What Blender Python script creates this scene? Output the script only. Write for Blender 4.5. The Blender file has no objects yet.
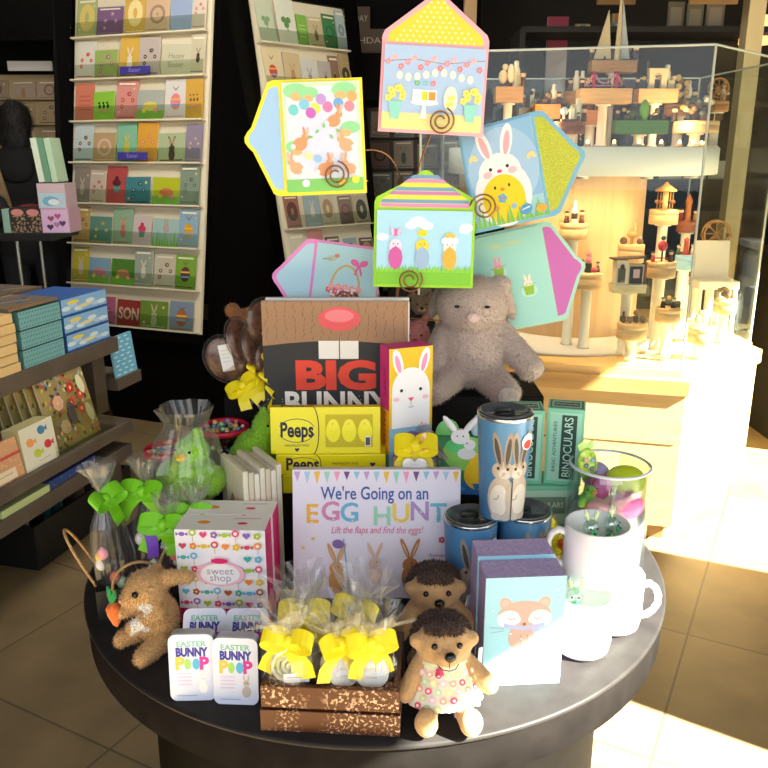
import bpy, bmesh, math, random
from mathutils import Vector, Matrix, noise
PI = math.pi
S = bpy.context.scene
COL = S.collection
rnd = random.Random(7)

# ---------------------------------------------------------------- camera
PITCH = math.radians(16.0); CAMZ = 1.45; FPX = 800.0
cam = bpy.data.cameras.new('camera'); cam.sensor_width = 36; cam.lens = 36*FPX/768; cam.clip_start = .05; cam.clip_end = 60
camo = bpy.data.objects.new('camera', cam); COL.objects.link(camo)
camo.location = (0, 0, CAMZ); camo.rotation_euler = (PI/2-PITCH, 0, 0); S.camera = camo
# ---------------------------------------------------------------- world, sun, daylight
w = bpy.data.worlds.new('sky'); S.world = w; w.use_nodes = True
w.node_tree.nodes['Background'].inputs[0].default_value = (.80, .88, 1.0, 1)
w.node_tree.nodes['Background'].inputs[1].default_value = .55
SUN = Vector((-.75, .35, -.67)).normalized()
def lamp(kind, name, loc, energy, color, **k):
    l = bpy.data.lights.new(name, kind); l.energy = energy; l.color = color
    for a, b in k.items():
        if a != 'aim': setattr(l, a, b)
    o = bpy.data.objects.new(name, l); COL.objects.link(o); o.location = loc
    if 'aim' in k: o.rotation_euler = Vector(k['aim']).to_track_quat('-Z', 'Y').to_euler()
    return o
lamp('SUN', 'sun', (3, -1, 4), 74.0, (1, .93, .80), angle=.009, aim=SUN)
lamp('AREA', 'shopfront_daylight', (-.3, -1.6, 2.1), 52, (.97, .97, 1), shape='RECTANGLE', size=3.6, size_y=2.0, aim=(.05, 1, -.28))
lamp('AREA', 'side_window_daylight', (1.75, -.1, 1.8), 9, (.98, .97, 1), shape='RECTANGLE', size=1.6, size_y=1.4, aim=(-.85, .5, -.25))
lamp('AREA', 'rack_fill_light', (-.7, 2.7, 2.93), 60, (1, .93, .82), shape='RECTANGLE', size=1.4, size_y=.5, aim=(-.35, 1, -.75))  # added fill light without a fixture, lifts the card racks
lamp('AREA', 'rack_fill_light', (-2.6, 5.2, 2.93), 10, (1, .85, .65), shape='RECTANGLE', size=1.2, size_y=.4, aim=(-.1, .6, -.8))  # small added warm fill, brightens the far left rack
S.view_settings.view_transform = 'Standard'; S.view_settings.look = 'None'
S.view_settings.exposure = .22; S.view_settings.gamma = 1; S.view_settings.use_curve_mapping = False

# ---------------------------------------------------------------- helpers
def at(u, v, y):
    a = (u-384)/FPX; b = (v-384)/FPX; c, s = math.cos(PITCH), math.sin(PITCH)
    d = Vector((a, c-s*b, -s-c*b)); return Vector((0, 0, CAMZ)) + d*(y/d.y)
def atz(u, v, z):
    a = (u-384)/FPX; b = (v-384)/FPX; c, s = math.cos(PITCH), math.sin(PITCH)
    d = Vector((a, c-s*b, -s-c*b)); return Vector((0, 0, CAMZ)) + d*((z-CAMZ)/d.z)
def lin(h):
    o = []
    for i in (0, 2, 4):
        c = int(h[i:i+2], 16)/255; o.append(c/12.92 if c <= .04045 else ((c+.055)/1.055)**2.4)
    return (*o, 1)
MATS = {}
def M(h, rough=.6, metal=0, kind='', sc=60, amt=.12, bump=0, name=None):
    key = (h, rough, metal, kind, sc, amt, bump)
    if key in MATS: return MATS[key]
    m = bpy.data.materials.new((name or (kind or 'paper'))+'_'+h); MATS[key] = m; m.use_nodes = True
    nt = m.node_tree; N = nt.nodes; L = nt.links; b = N['Principled BSDF']
    b.inputs['Base Color'].default_value = lin(h); b.inputs['Roughness'].default_value = rough; b.inputs['Metallic'].default_value = metal
    if kind in ('noise', 'wood', 'speckle', 'glitter', 'fur'):
        tc = N.new('ShaderNodeTexCoord'); mp = N.new('ShaderNodeMapping'); L.new(tc.outputs['Object'], mp.inputs[0])
        if kind == 'wood': mp.inputs['Scale'].default_value = (sc*.12, sc*.12, sc) if bump != 2 else (sc, sc, sc*.08)
        else: mp.inputs['Scale'].default_value = (sc,)*3
        n = N.new('ShaderNodeTexNoise'); n.inputs['Scale'].default_value = 1; n.inputs['Detail'].default_value = 5; L.new(mp.outputs[0], n.inputs[0])
        r = N.new('ShaderNodeValToRGB'); L.new(n.outputs[0], r.inputs[0])
        c = lin(h)
        lo = [max(0, x*(1-amt*2)) for x in c[:3]]; hi = [min(1, x*(1+amt*1.5)) for x in c[:3]]
        r.color_ramp.elements[0].position = .3; r.color_ramp.elements[1].position = .7
        r.color_ramp.elements[0].color = (*lo, 1); r.color_ramp.elements[1].color = (*hi, 1)
        if kind == 'speckle':
            r.color_ramp.elements[0].position = .52; r.color_ramp.elements[1].position = .62
            r.color_ramp.elements[0].color = c; r.color_ramp.elements[1].color = lin('c9a88c')
        if kind == 'glitter':
            r.color_ramp.elements[0].position = .45; r.color_ramp.elements[1].position = .6
        L.new(r.outputs[0], b.inputs['Base Color'])
        if bump == 1 or kind == 'fur':
            bp = N.new('ShaderNodeBump'); bp.inputs['Strength'].default_value = .4; bp.inputs['Distance'].default_value = .003
            L.new(n.outputs[0], bp.inputs['Height']); L.new(bp.outputs[0], b.inputs['Normal'])
    if kind in ('fur',):
        b.inputs['Sheen Weight'].default_value = .25
    if kind == 'emit':
        b.inputs['Emission Color'].default_value = lin(h); b.inputs['Emission Strength'].default_value = sc
    if kind in ('glass', 'cello'):
        o = N['Material Output']; t = N.new('ShaderNodeBsdfTransparent'); g = N.new('ShaderNodeBsdfGlossy'); mx = N.new('ShaderNodeMixShader')
        g.inputs['Roughness'].default_value = rough; t.inputs[0].default_value = lin(h); g.inputs[0].default_value = (1, 1, 1, 1)
        lw = N.new('ShaderNodeLayerWeight'); lw.inputs[0].default_value = .5; pw_ = N.new('ShaderNodeMath'); pw_.operation = 'POWER'; pw_.inputs[1].default_value = 4.0 if kind == 'glass' else 2.5
        L.new(lw.outputs['Facing'], pw_.inputs[0]); mr = N.new('ShaderNodeMath'); mr.operation = 'MULTIPLY_ADD'; L.new(pw_.outputs[0], mr.inputs[0]); mr.inputs[1].default_value = .5; mr.inputs[2].default_value = sc if sc < 1 else .05
        L.new(mr.outputs[0], mx.inputs[0]); L.new(t.outputs[0], mx.inputs[1])
        if kind == 'cello':
            df = N.new('ShaderNodeBsdfTranslucent'); d2 = N.new('ShaderNodeBsdfDiffuse'); df.inputs[0].default_value = (.9, .9, .88, 1); d2.inputs[0].default_value = (.9, .9, .88, 1)
            m1 = N.new('ShaderNodeMixShader'); m2 = N.new('ShaderNodeMixShader'); m2.inputs[0].default_value = .55
            L.new(df.outputs[0], m1.inputs[1]); L.new(d2.outputs[0], m1.inputs[2]); L.new(m1.outputs[0], m2.inputs[1]); L.new(g.outputs[0], m2.inputs[2]); L.new(m2.outputs[0], mx.inputs[2])
        else: L.new(g.outputs[0], mx.inputs[2])
        L.new(mx.outputs[0], o.inputs[0])
    return m
def matte(m, s=0):
    m.node_tree.nodes['Principled BSDF'].inputs['Specular IOR Level'].default_value = s; return m
GLASS = M('f6faf8', .02, 0, 'glass', .014)
ACRYL = M('f0f3ee', .08, 0, 'glass', .04)
CELLO = M('fafafa', .16, 0, 'cello', .10)
def P(h): return h if not isinstance(h, str) else M(h)

FRONT = Matrix(((1, 0, 0, 0), (0, 0, -1, 0), (0, 1, 0, 0), (0, 0, 0, 1)))      # a->x  b->z  c->-y
TOP = Matrix.Identity(4)
RIGHT = Matrix(((0, 0, 1, 0), (1, 0, 0, 0), (0, 1, 0, 0), (0, 0, 0, 1)))       # a->y  b->z  c->x
LEFTF = Matrix(((0, 0, -1, 0), (-1, 0, 0, 0), (0, 1, 0, 0), (0, 0, 0, 1)))     # a->-y b->z  c->-x
def T(x=0, y=0, z=0): return Matrix.Translation((x, y, z))
def R(ax, deg): return Matrix.Rotation(math.radians(deg), 4, ax)
TEXTS = {}
def text_geo(s, bold=0, shear=0):
    k = (s, bold, shear)
    if k not in TEXTS:
        cu = bpy.data.curves.new('t', 'FONT'); cu.body = s; cu.size = 1; cu.align_x = 'CENTER'; cu.align_y = 'CENTER'
        cu.offset = bold; cu.shear = shear; cu.resolution_u = 3; cu.fill_mode = 'FRONT'
        o = bpy.data.objects.new('t', cu); COL.objects.link(o); bpy.context.view_layer.update()
        me = bpy.data.meshes.new_from_object(o.evaluated_get(bpy.context.evaluated_depsgraph_get()))
        vs = [v.co.copy() for v in me.vertices]; fs = [tuple(p.vertices) for p in me.polygons]
        xs = [v.x for v in vs] or [0]; wd = max(xs)-min(xs)
        TEXTS[k] = (vs, fs, wd); bpy.data.objects.remove(o); bpy.data.curves.remove(cu); bpy.data.meshes.remove(me)
    return TEXTS[k]
class MB:
    def __init__(s, M0=None):
        s.v = []; s.f = []; s.mi = []; s.sm = []; s.ms = []; s.M = M0 or Matrix.Identity(4); s.fn = None; s.lay = 0; s.dl = .00005
    def slot(s, m):
        m = P(m)
        if m not in s.ms: s.ms.append(m)
        return s.ms.index(m)
    def add(s, vs, fs, m, smooth=False, X=None):
        b = len(s.v); i = s.slot(m)
        for v in vs:
            v = Vector(v)
            if s.fn: v = s.fn(v)
            if X is not None: v = X @ v
            s.v.append(s.M @ v)
        for f in fs: s.f.append(tuple(b+k for k in f)); s.mi.append(i); s.sm.append(smooth)
    def box(s, c, d, m, bev=0, X=None):
        x, y, z = [k/2 for k in d]; cx, cy, cz = c
        if bev <= 0:
            vs = [(cx+a*x, cy+b*y, cz+e*z) for a in (-1, 1) for b in (-1, 1) for e in (-1, 1)]
            s.add(vs, [(0, 1, 3, 2), (4, 6, 7, 5), (0, 4, 5, 1), (2, 3, 7, 6), (0, 2, 6, 4), (1, 5, 7, 3)], m, False, X); return
        bm = bmesh.new(); bmesh.ops.create_cube(bm, size=1)
        for v in bm.verts: v.co = Vector((cx+v.co.x*d[0], cy+v.co.y*d[1], cz+v.co.z*d[2]))
        bmesh.ops.bevel(bm, geom=bm.edges[:], offset=bev, segments=2, affect='EDGES', profile=.6)
        bm.verts.index_update(); s.add([v.co.copy() for v in bm.verts], [tuple(v.index for v in f.verts) for f in bm.faces], m, False, X); bm.free()
    def prism(s, pts, z0, z1, m, X=None, smooth=False):           # polygon in a,b extruded along c
        n = len(pts); vs = [(a, b, z0) for a, b in pts]+[(a, b, z1) for a, b in pts]
        fs = [tuple(range(n-1, -1, -1)), tuple(range(n, 2*n))]
        s.add(vs, fs, m, False, X); s.add(vs, [(i, (i+1) % n, n+(i+1) % n, n+i) for i in range(n)], m, smooth, X)
    def lathe(s, prof, m, n=32, X=None, smooth=True, wob=0, seed=0, cap=False):
        vs = []
        for i, (r, z) in enumerate(prof):
            for k in range(n):
                a = 2*PI*k/n; q = r
                if wob: q = r*(1+wob*(noise.noise(Vector((math.cos(a)*2.3+seed, math.sin(a)*2.3, z*25+i*.3)))+.5*noise.noise(Vector((math.cos(a)*7+seed, math.sin(a)*7, z*40)))))
                vs.append((q*math.cos(a), q*math.sin(a), z+(wob*.25*r*noise.noise(Vector((a*2, i, seed))) if wob else 0)))
        fs = [(i*n+k, i*n+(k+1) % n, (i+1)*n+(k+1) % n, (i+1)*n+k) for i in range(len(prof)-1) for k in range(n)]
        s.add(vs, fs, m, smooth, X)
    def ell(s, c, r, m, X=None, n=16, rot=None):
        vs = []; fs = []; h = n//2
        if isinstance(r, (int, float)): r = (r, r, r)
        rm = rot.to_3x3() if rot else None
        for i in range(h+1):
            t = PI*i/h
            for k in range(n):
                a = 2*PI*k/n; p = Vector((r[0]*math.sin(t)*math.cos(a), r[1]*math.sin(t)*math.sin(a), r[2]*math.cos(t)))
                if rm: p = rm @ p
                vs.append(p+Vector(c))
        for i in range(h):
            for k in range(n): fs.append((i*n+k, (i+1)*n+k, (i+1)*n+(k+1) % n, i*n+(k+1) % n))
        s.add(vs, fs, m, True, X)
    def tube(s, pts, r, m, n=8, X=None, closed=False):
        pts = [Vector(p) for p in pts]; L = len(pts); vs = []; rr = r if isinstance(r, (list, tuple)) else [r]*L
        up = None
        for i, p in enumerate(pts):
            t = (pts[(i+1) % L]-pts[i-1]) if closed else (pts[min(i+1, L-1)]-pts[max(i-1, 0)])
            t = t.normalized() if t.length > 1e-9 else Vector((0, 0, 1))
            if up is None: up = t.orthogonal().normalized()
            up = (up-t*up.dot(t)); up = up.normalized() if up.length > 1e-6 else t.orthogonal().normalized()
            sd = t.cross(up)
            for k in range(n):
                a = 2*PI*k/n; vs.append(p+(up*math.cos(a)+sd*math.sin(a))*rr[i])
        fs = [(i*n+k, i*n+(k+1) % n, ((i+1) % L)*n+(k+1) % n, ((i+1) % L)*n+k) for i in range(L if closed else L-1) for k in range(n)]
        s.add(vs, fs, m, True, X)
        if not closed: s.add(vs, [tuple(range(n-1, -1, -1)), tuple(range((L-1)*n, L*n))], m, False, X)
    def strip(s, pts, wd, m, X=None, th=.0006):
        pts = [Vector(p) for p in pts]; wd = Vector(wd); vs = []; L = len(pts)
        nn = [(pts[min(i+1, L-1)]-pts[max(i-1, 0)]).cross(wd).normalized()*th for i in range(L)]
        for i, p in enumerate(pts): vs += [p-wd/2, p+wd/2, p+wd/2+nn[i], p-wd/2+nn[i]]
        fs = []
        for i in range(L-1):
            for k in range(4): fs.append((i*4+k, i*4+(k+1) % 4, i*4+4+(k+1) % 4, i*4+4+k))
        fs += [(0, 1, 2, 3), tuple(L*4-4+k for k in (3, 2, 1, 0))]
        s.add(vs, fs, m, False, X)
    # ---- print on a surface: everything lies in the a,b plane of frame F, a hair above it
    def face(s, F, fn=None):
        s.F = F; s.lay = 0; s.ffn = fn; return s
    def _put(s, pts, fs, m, smooth=False):
        s.lay += 1; z = s.dl*s.lay; vs = [Vector((a, b, z)) for a, b in pts]
        if s.ffn: vs = [s.ffn(v) for v in vs]
        s.add(vs, fs, m, smooth, s.F)
    def e(s, x, y, rx, ry, m, rot=0, n=24, a0=0, a1=360):
        nr = 4 if s.ffn else 1; c, d = math.cos(math.radians(rot)), math.sin(math.radians(rot)); pts = [(x, y)]
        full = a1-a0 >= 360; k = n if full else n+1
        for j in range(1, nr+1):
            for i in range(k):
                t = math.radians(a0+(a1-a0)*i/n); p, q = rx*j/nr*math.cos(t), ry*j/nr*math.sin(t); pts.append((x+p*c-q*d, y+p*d+q*c))
        fs = [(0, 1+i, 1+(i+1) % k) for i in range(n)]
        for j in range(nr-1): fs += [(1+j*k+i, 1+(j+1)*k+i, 1+(j+1)*k+(i+1) % k, 1+j*k+(i+1) % k) for i in range(n)]
        s._put(pts, fs, m)
    def r(s, x0, y0, x1, y1, m): s._put([(x0, y0), (x1, y0), (x1, y1), (x0, y1)], [(0, 1, 2, 3)], m)
    def p(s, pts, m): s._put(pts, [tuple(range(len(pts)))], m)
    def st(s, pts, wd, m):
        P2 = [Vector(p) for p in pts]; o = []; L = len(P2)
        for i, p in enumerate(P2):
            t = (P2[min(i+1, L-1)]-P2[max(i-1, 0)]); t = t.normalized() if t.length > 0 else Vector((1, 0)); n = Vector((-t.y, t.x))*wd/2; o += [p-n, p+n]
        s._put([tuple(q) for q in o], [(2*i, 2*i+2, 2*i+3, 2*i+1) for i in range(L-1)], m)
    def t(s, txt, x, y, size, m, bold=0, wmax=None, shear=0, rot=0):
        vs, fs, wd = text_geo(txt, bold, shear); sx = size
        if wmax and wd > 0: sx = wmax/wd
        c, d = math.cos(math.radians(rot)), math.sin(math.radians(rot))
        s._put([(x+v.x*sx*c-v.y*size*d, y+v.x*sx*d+v.y*size*c) for v in vs], fs, m)
    def ht(s, x, y, q, m): s.p([(x+q*.062*16*math.sin(t)**3/1, y+q*.062*(13*math.cos(t)-5*math.cos(2*t)-2*math.cos(3*t)-math.cos(4*t))) for t in [2*PI*i/24 for i in range(24)]], m)
    def fl(s, x, y, q, m, c='f2d040', n=5):
        for i in range(n): s.e(x+q*.55*math.cos(2*PI*i/n), y+q*.55*math.sin(2*PI*i/n), q*.42, q*.42, m, n=10); s.lay -= 1
        s.lay += 1; s.e(x, y, q*.3, q*.3, c, n=10)
    def build(s, name, parent=None, label=None, kind=None, bev=0):
        me = bpy.data.meshes.new(name); me.from_pydata([tuple(v) for v in s.v], [], s.f)
        for m in s.ms: me.materials.append(m)
        me.polygons.foreach_set('material_index', s.mi); me.polygons.foreach_set('use_smooth', s.sm); me.update()
        o = bpy.data.objects.new(name, me); COL.objects.link(o)
        if parent: o.parent = parent
        if label: o['label'] = label
        if kind: o['kind'] = kind
        return o
def tag(o, label, cat, group=None, loc=None, rz=None):
    o['label'] = label; o['category'] = cat
    if group: o['group'] = group
    if loc is not None: o.location = loc
    if rz is not None: o.rotation_euler = (0, 0, math.radians(rz))
    return o
def thing(name, label, cat, loc, rz=0, group=None, rx=0, ry=0):
    o = bpy.data.objects.new(name, None); COL.objects.link(o); o.empty_display_size = .02
    o.location = loc; o.rotation_euler = (math.radians(rx), math.radians(ry), math.radians(rz)); return tag(o, label, cat, group)
def kids(r): return [c for c in list(bpy.data.objects) if c.parent == r]
def dup(root, loc, rz, label, group=None):
    r = root.copy(); COL.objects.link(r); r.location = loc; e = root.rotation_euler; r.rotation_euler = (e.x, e.y, math.radians(rz)); r['label'] = label
    if group: r['group'] = group
    for c in kids(root):
        d = c.copy(); COL.objects.link(d); d.parent = r
        for g in kids(c):
            h = g.copy(); COL.objects.link(h); h.parent = d
    return r
def blob(ells, vox=.004, it=4):
    q = MB()
    for x in ells:
        if len(x) == 4:                                              # tapering limb p0,p1,r0,r1
            p0, p1, r0, r1 = Vector(x[0]), Vector(x[1]), x[2], x[3]; k = max(3, int((p1-p0).length/(min(r0, r1)*.4)))
            for i in range(k+1): q.ell(p0.lerp(p1, i/k), r0+(r1-r0)*i/k, 'ffffff', n=12)
        else: q.ell(x[0], x[1], 'ffffff', n=20, rot=(x[2] if len(x) > 2 else None))
    o = q.build('tmp'); md = o.modifiers.new('r', 'REMESH'); md.mode = 'VOXEL'; md.voxel_size = vox
    sm = o.modifiers.new('s', 'SMOOTH'); sm.iterations = it
    bpy.context.view_layer.update()
    me = bpy.data.meshes.new_from_object(o.evaluated_get(bpy.context.evaluated_depsgraph_get()))
    vs = [v.co.copy() for v in me.vertices]; ns = [v.normal.copy() for v in me.vertices]; fs = [tuple(p.vertices) for p in me.polygons]
    bpy.data.objects.remove(o); bpy.data.meshes.remove(me); return vs, ns, fs
def plush(mb, ells, cfn, vox=.004, fur=0, L=.006, wd=.0009, droop=.5, it=4, seed=1):
    vs, ns, fs = blob(ells, vox, it); g = {}
    for f in fs: g.setdefault(cfn(vs[f[0]]), []).append(f)
    rr = random.Random(seed)
    for m, ff in g.items():
        ids = sorted({i for f in ff for i in f}); mp = {i: k for k, i in enumerate(ids)}
        mb.add([vs[i] for i in ids], [tuple(mp[i] for i in f) for f in ff], m, True)
    if fur:
        by = {}
        for _ in range(fur):
            f = rr.choice(fs); i = rr.choice(f); j = rr.choice(f); p = vs[i].lerp(vs[j], rr.random())-ns[i]*.001
            d = (ns[i]+Vector((rr.uniform(-.5, .5), rr.uniform(-.5, .5), rr.uniform(-.5, .5)-droop))).normalized(); l = L*rr.uniform(.5, 1.2)
            sd = d.cross(ns[i]+Vector((.1, .2, .3))).normalized()*wd; m = cfn(p); A = by.setdefault(m, ([], [])); b = len(A[0])
            A[0].extend([p-sd, p+sd, p+d*l]); A[1].append((b, b+1, b+2))
        for m, (a, b) in by.items(): mb.add(a, b, m, True)
def arc(c, rx, ry, a0, a1, n=14):
    return [(c[0]+rx*math.cos(math.radians(a0+(a1-a0)*i/n)), c[1]+ry*math.sin(math.radians(a0+(a1-a0)*i/n))) for i in range(n+1)]
def rrect(w, h, r, n=5):
    o = []
    for cx, cy, a in ((w/2-r, h/2-r, 0), (-w/2+r, h/2-r, 90), (-w/2+r, -h/2+r, 180), (w/2-r, -h/2+r, 270)): o += arc((cx, cy), r, r, a, a+90, n)
    return o
def struct(o): o['kind'] = 'structure'; return o

# ---------------------------------------------------------------- the shop
def floor_mat():
    m = bpy.data.materials.new('floor_tile'); m.use_nodes = True; nt = m.node_tree; N = nt.nodes; L = nt.links; b = N['Principled BSDF']
    tc = N.new('ShaderNodeTexCoord'); mp = N.new('ShaderNodeMapping'); L.new(tc.outputs['Object'], mp.inputs[0])
    mp.inputs['Rotation'].default_value = (0, 0, math.radians(28)); mp.inputs['Location'].default_value = (.19, .05, 0)
    br = N.new('ShaderNodeTexBrick'); L.new(mp.outputs[0], br.inputs[0]); br.offset = 0
    br.inputs['Scale'].default_value = 1; br.inputs['Brick Width'].default_value = .61; br.inputs['Row Height'].default_value = .61; br.inputs['Mortar Size'].default_value = .0035
    br.inputs['Color1'].default_value = lin('857150'); br.inputs['Color2'].default_value = lin('7d6a4b'); br.inputs['Mortar'].default_value = lin('5c4e38')
    n = N.new('ShaderNodeTexNoise'); n.inputs['Scale'].default_value = 5; n.inputs['Detail'].default_value = 8; L.new(tc.outputs['Object'], n.inputs[0])
    mx = N.new('ShaderNodeMixRGB'); mx.blend_type = 'OVERLAY'; mx.inputs[0].default_value = .55; L.new(br.outputs[0], mx.inputs[1]); L.new(n.outputs[0], mx.inputs[2])
    L.new(mx.outputs[0], b.inputs['Base Color']); b.inputs['Roughness'].default_value = .55
    return m
q = MB(); q.box((0, 2.5, -.05), (12, 12, .1), floor_mat()); struct(q.build('floor'))
q = MB(); q.prism([(-4.65, -3.5), (1.9-3.5*.6235, -3.5), (1.9+8.1*.6235, 8.1), (-4.65, 8.1)], 3.0, 3.1, M('16130f', .9)); struct(q.build('ceiling'))
q = MB(); q.box((0, 8.05, 1.5), (12, .1, 3), M('1c1814', .8, 0, 'noise', 3)); struct(q.build('wall_back'))
q = MB(); q.box((-4.6, 2.5, 1.5), (.1, 11, 3), M('241e19', .8, 0, 'noise', 3)); struct(q.build('wall_left'))
# window wall to the right of the camera; its glazed bays let the sun in
ev = Vector((.53, .85, 0)); base = Vector((1.9, 0, 0)); wm = M('cfc8bc', .8, 0, 'noise', 4)
def wpt(y, z): k = y/.85; return base+ev*k+Vector((0, 0, z))
def wslab(q, y0, y1, z0, z1, m, yb0=None, th=.03):
    o = Vector((.85, -.53, 0))*th; b0 = y0 if yb0 is None else yb0
    a = [wpt(b0, z0), wpt(y1, z0), wpt(y1, z1), wpt(y0, z1)]; q.add(a+[p+o for p in a], [(0, 1, 2, 3), (7, 6, 5, 4), (0, 4, 5, 1), (1, 5, 6, 2), (2, 6, 7, 3), (3, 7, 4, 0)], m)
q = MB(); wslab(q, -3.5, 1.3, 2.425, 3, wm); wslab(q, 1.3, 6.5, 2.67, 3, wm); wslab(q, -3.5, 6.5, 0, .06, wm)
wslab(q, 1.16, 1.82, .06, 2.67, wm, yb0=.78); wslab(q, 4.2, 6.5, .06, 2.67, wm); struct(q.build('wall_right'))
q = MB(); wslab(q, -3.5, .78, .06, 2.425, GLASS, th=.01); struct(q.build('window_1'))
q = MB(); wslab(q, 1.82, 4.2, .06, 2.67, GLASS, th=.01); struct(q.build('window_2'))

# ---------------------------------------------------------------- round display table
TZ = .75; TC = Vector((-.015, 1.328, 0)); TR = .505
tb = thing('display_table', 'large round black display table carrying the Easter goods', 'table', TC)
dark = M('2b2828', .42, 0, 'noise', 30, .1); aprm = M('201d1c', .5, 0, 'noise', 24, .1)
dark.node_tree.nodes['Principled BSDF'].inputs['Specular IOR Level'].default_value = .12; aprm.node_tree.nodes['Principled BSDF'].inputs['Specular IOR Level'].default_value = 0
q = MB(); q.lathe([(0, TZ), (TR-.004, TZ), (TR, TZ-.002), (TR, TZ-.006), (TR-.003, TZ-.008), (0, TZ-.03)], dark, 128); q.build('table_top', tb)
q = MB(); q.lathe([(TR-.004, TZ-.008), (TR-.004, TZ-.066), (TR-.008, TZ-.07), (TR-.05, TZ-.07), (TR-.06, TZ-.04)], aprm, 128); q.build('apron', tb)
pdm = M('0e0c0b', .6, 0, 'noise', 24, .1); pdm.node_tree.nodes['Principled BSDF'].inputs['Specular IOR Level'].default_value = .05  # pedestal colour darkened on its own to stand in for shade
q = MB(); q.lathe([(.41, 0), (.41, TZ-.035)], pdm, 96); q.lathe([(0, TZ-.036), (.41, TZ-.035)], aprm, 96); q.build('pedestal', tb)
# black risers
def riser(x0, x1, y0, y1, z0, z1, lab, nm='display_riser'):
    q = MB(); q.box(((x0+x1)/2, (y0+y1)/2, (z0+z1)/2), (x1-x0, y1-y0, z1-z0), matte(M('0f0e0e', .7, 0, 'noise', 40), .15), .003)
    o = q.build(nm); tag(o, lab, 'riser'); return o
riser(-.165, .235, 1.275, 1.478, TZ, .88, 'low black riser block behind the egg hunt book')
riser(-.31, .31, 1.48, 1.665, TZ, 1.0, 'tall black riser block under the grey plush bunny')
# ---------------------------------------------------------------- greeting cards on wire clips
def flap_pts(L, d, r=.018):     # flap of length L along a, tip at +b, rounded
    h = L/2; tip = (0, d); sh = .018
    a = []
    a += [(h, -.002), (h, sh*.5)]; a += [(h-.004, sh)]
    n = 5
    for i in range(n+1):
        t = -.9+1.8*i/n; a.append((-t*.022, d-abs(t)**1.6*.016))
    a += [(-h+.004, sh), (-h, sh*.5), (-h, -.002)]
    return a
def scale_pts(pts, k, cy=.0): return [(x*k, cy+(y-cy)*k) for x, y in pts]
def clip_card(u, v, y, w, h, roll, yaw, side, env, liner, artfn, label, fd=.07, pitch=-6, lin_art=None):
    c = at(u, v, y); o = thing('greeting_card', label, 'card', c, group='Easter cards held up on the wire stand')
    o.rotation_euler = (Matrix.Rotation(math.radians(yaw), 3, 'Z') @ Matrix.Rotation(math.radians(pitch), 3, 'X') @ Matrix.Rotation(math.radians(-roll), 3, 'Y')).to_euler()
    q = MB(); q.box((0, 0, 0), (w, .0016, h), 'f2f0ea'); q.face(FRONT @ T(-w/2, -h/2, .0008)); q.dl = .00004; artfn(q, w, h); q.build('card_front', o)
    q = MB(); m = .005; q.box((0, .0035, 0), (w+2*m, .0016, h+2*m), env)
    L = (w if side == 'U' else h)+2*m
    F = FRONT @ T(0, 0, -.0045) @ (T(0, h/2+m, 0) if side == 'U' else (T(-w/2-m, 0, 0) @ R('Z', 90) if side == 'L' else T(w/2+m, 0, 0) @ R('Z', -90)))
    fp = flap_pts(L, fd); q.prism([(x, y2) for x, y2 in fp][::-1], 0, .0012, env, X=F); e = q.build('envelope', o)
    q = MB(); q.face(F @ T(0, 0, .0013)); ip = scale_pts(fp, .89); q.p(ip[::-1], liner)
    if lin_art: lin_art(q, L, fd)
    q.build('envelope_liner', e)
    return o
def a1(q, w, h):                                                     # meadow full of hares
    q.r(0, 0, w, h, 'c8dcc0'); q.r(w*.05, h*.04, w*.95, h*.96, 'd2dcea'); q.r(0, 0, w, h*.12, '7cc468'); q.e(w*.5, h*.45, w*.3, h*.3, 'cfd6ee')
    for x, y, s in ((.18, .92, 1), (.80, .92, 1), (.34, .9, .8), (.14, .42, .8), (.86, .58, .8)): q.e(w*x, h*y, w*.16*s, h*.07*s, '8fd39a'); q.e(w*x*.9+.004, h*(y-.05), w*.08*s, h*.04*s, 'f0b07a')
    for x, y, c in ((.28, .8, '7cc0e0'), (.42, .76, 'f2dc60'), (.58, .77, 'e878b0'), (.72, .8, '6aa6e0'), (.86, .77, 'f08898'), (.5, .84, 'b890d8'), (.36, .72, 'c060c0'), (.14, .75, '70c8d0'), (.9, .86, 'f0a868')): q.e(w*x, h*y, w*.065, h*.05, c, rot=20)
    for x, y, s, f in ((.2, .44, 1, 1), (.8, .42, 1, -1), (.65, .64, .9, 1), (.14, .22, .9, -1), (.5, .2, 1, 1), (.84, .2, .8, -1)):
        b = '%s' % ('d99668' if f > 0 else 'e2a680')
        q.e(w*x, h*y, w*.095*s, h*.06*s, b, rot=20*f); q.e(w*(x+.07*f), h*(y+.06), w*.05*s, h*.035*s, b); q.e(w*(x+.06*f), h*(y+.115), w*.017, h*.045, b, rot=10*f); q.e(w*(x+.1*f), h*(y+.11), w*.017, h*.045, 'f0b8a0', rot=-14*f); q.e(w*(x-.09*f), h*(y-.02), w*.03, w*.03, 'f8f0ee')
    for i in range(5): q.e(w*(.34+.09*i), h*(.5+.05*(i % 3)), w*.03, h*.012, '74c070', rot=40*i)
    for x, y, c in ((.3, .33, 'f4e8a0'), (.42, .3, '90c0e8'), (.72, .08, 'f0d840'), (.25, .08, 'f0f0f0'), (.9, .1, 'f0e040')): q.e(w*x, h*y, w*.05, h*.035, c)
clip_card(323, 137, 1.40, .129, .177, 2, 4, 'L', 'f2e22c', '9cc2ea', a1, 'Easter card crowded with little brown hares, in a yellow envelope with blue lining', fd=.062)
def polka(c, n=9):
    def f(q, L, fd):
        for j in range(n):
            for i in range(15):
                x = -L*.42+L*.84*(i+.5*(j % 2))/14; y = fd*.84*(j+.4)/n
                if abs(x) < L*.40*(1-y/fd*1.05): q.e(x, y, .0021, .0021, c, n=8); q.lay -= 1
    return f
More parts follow.
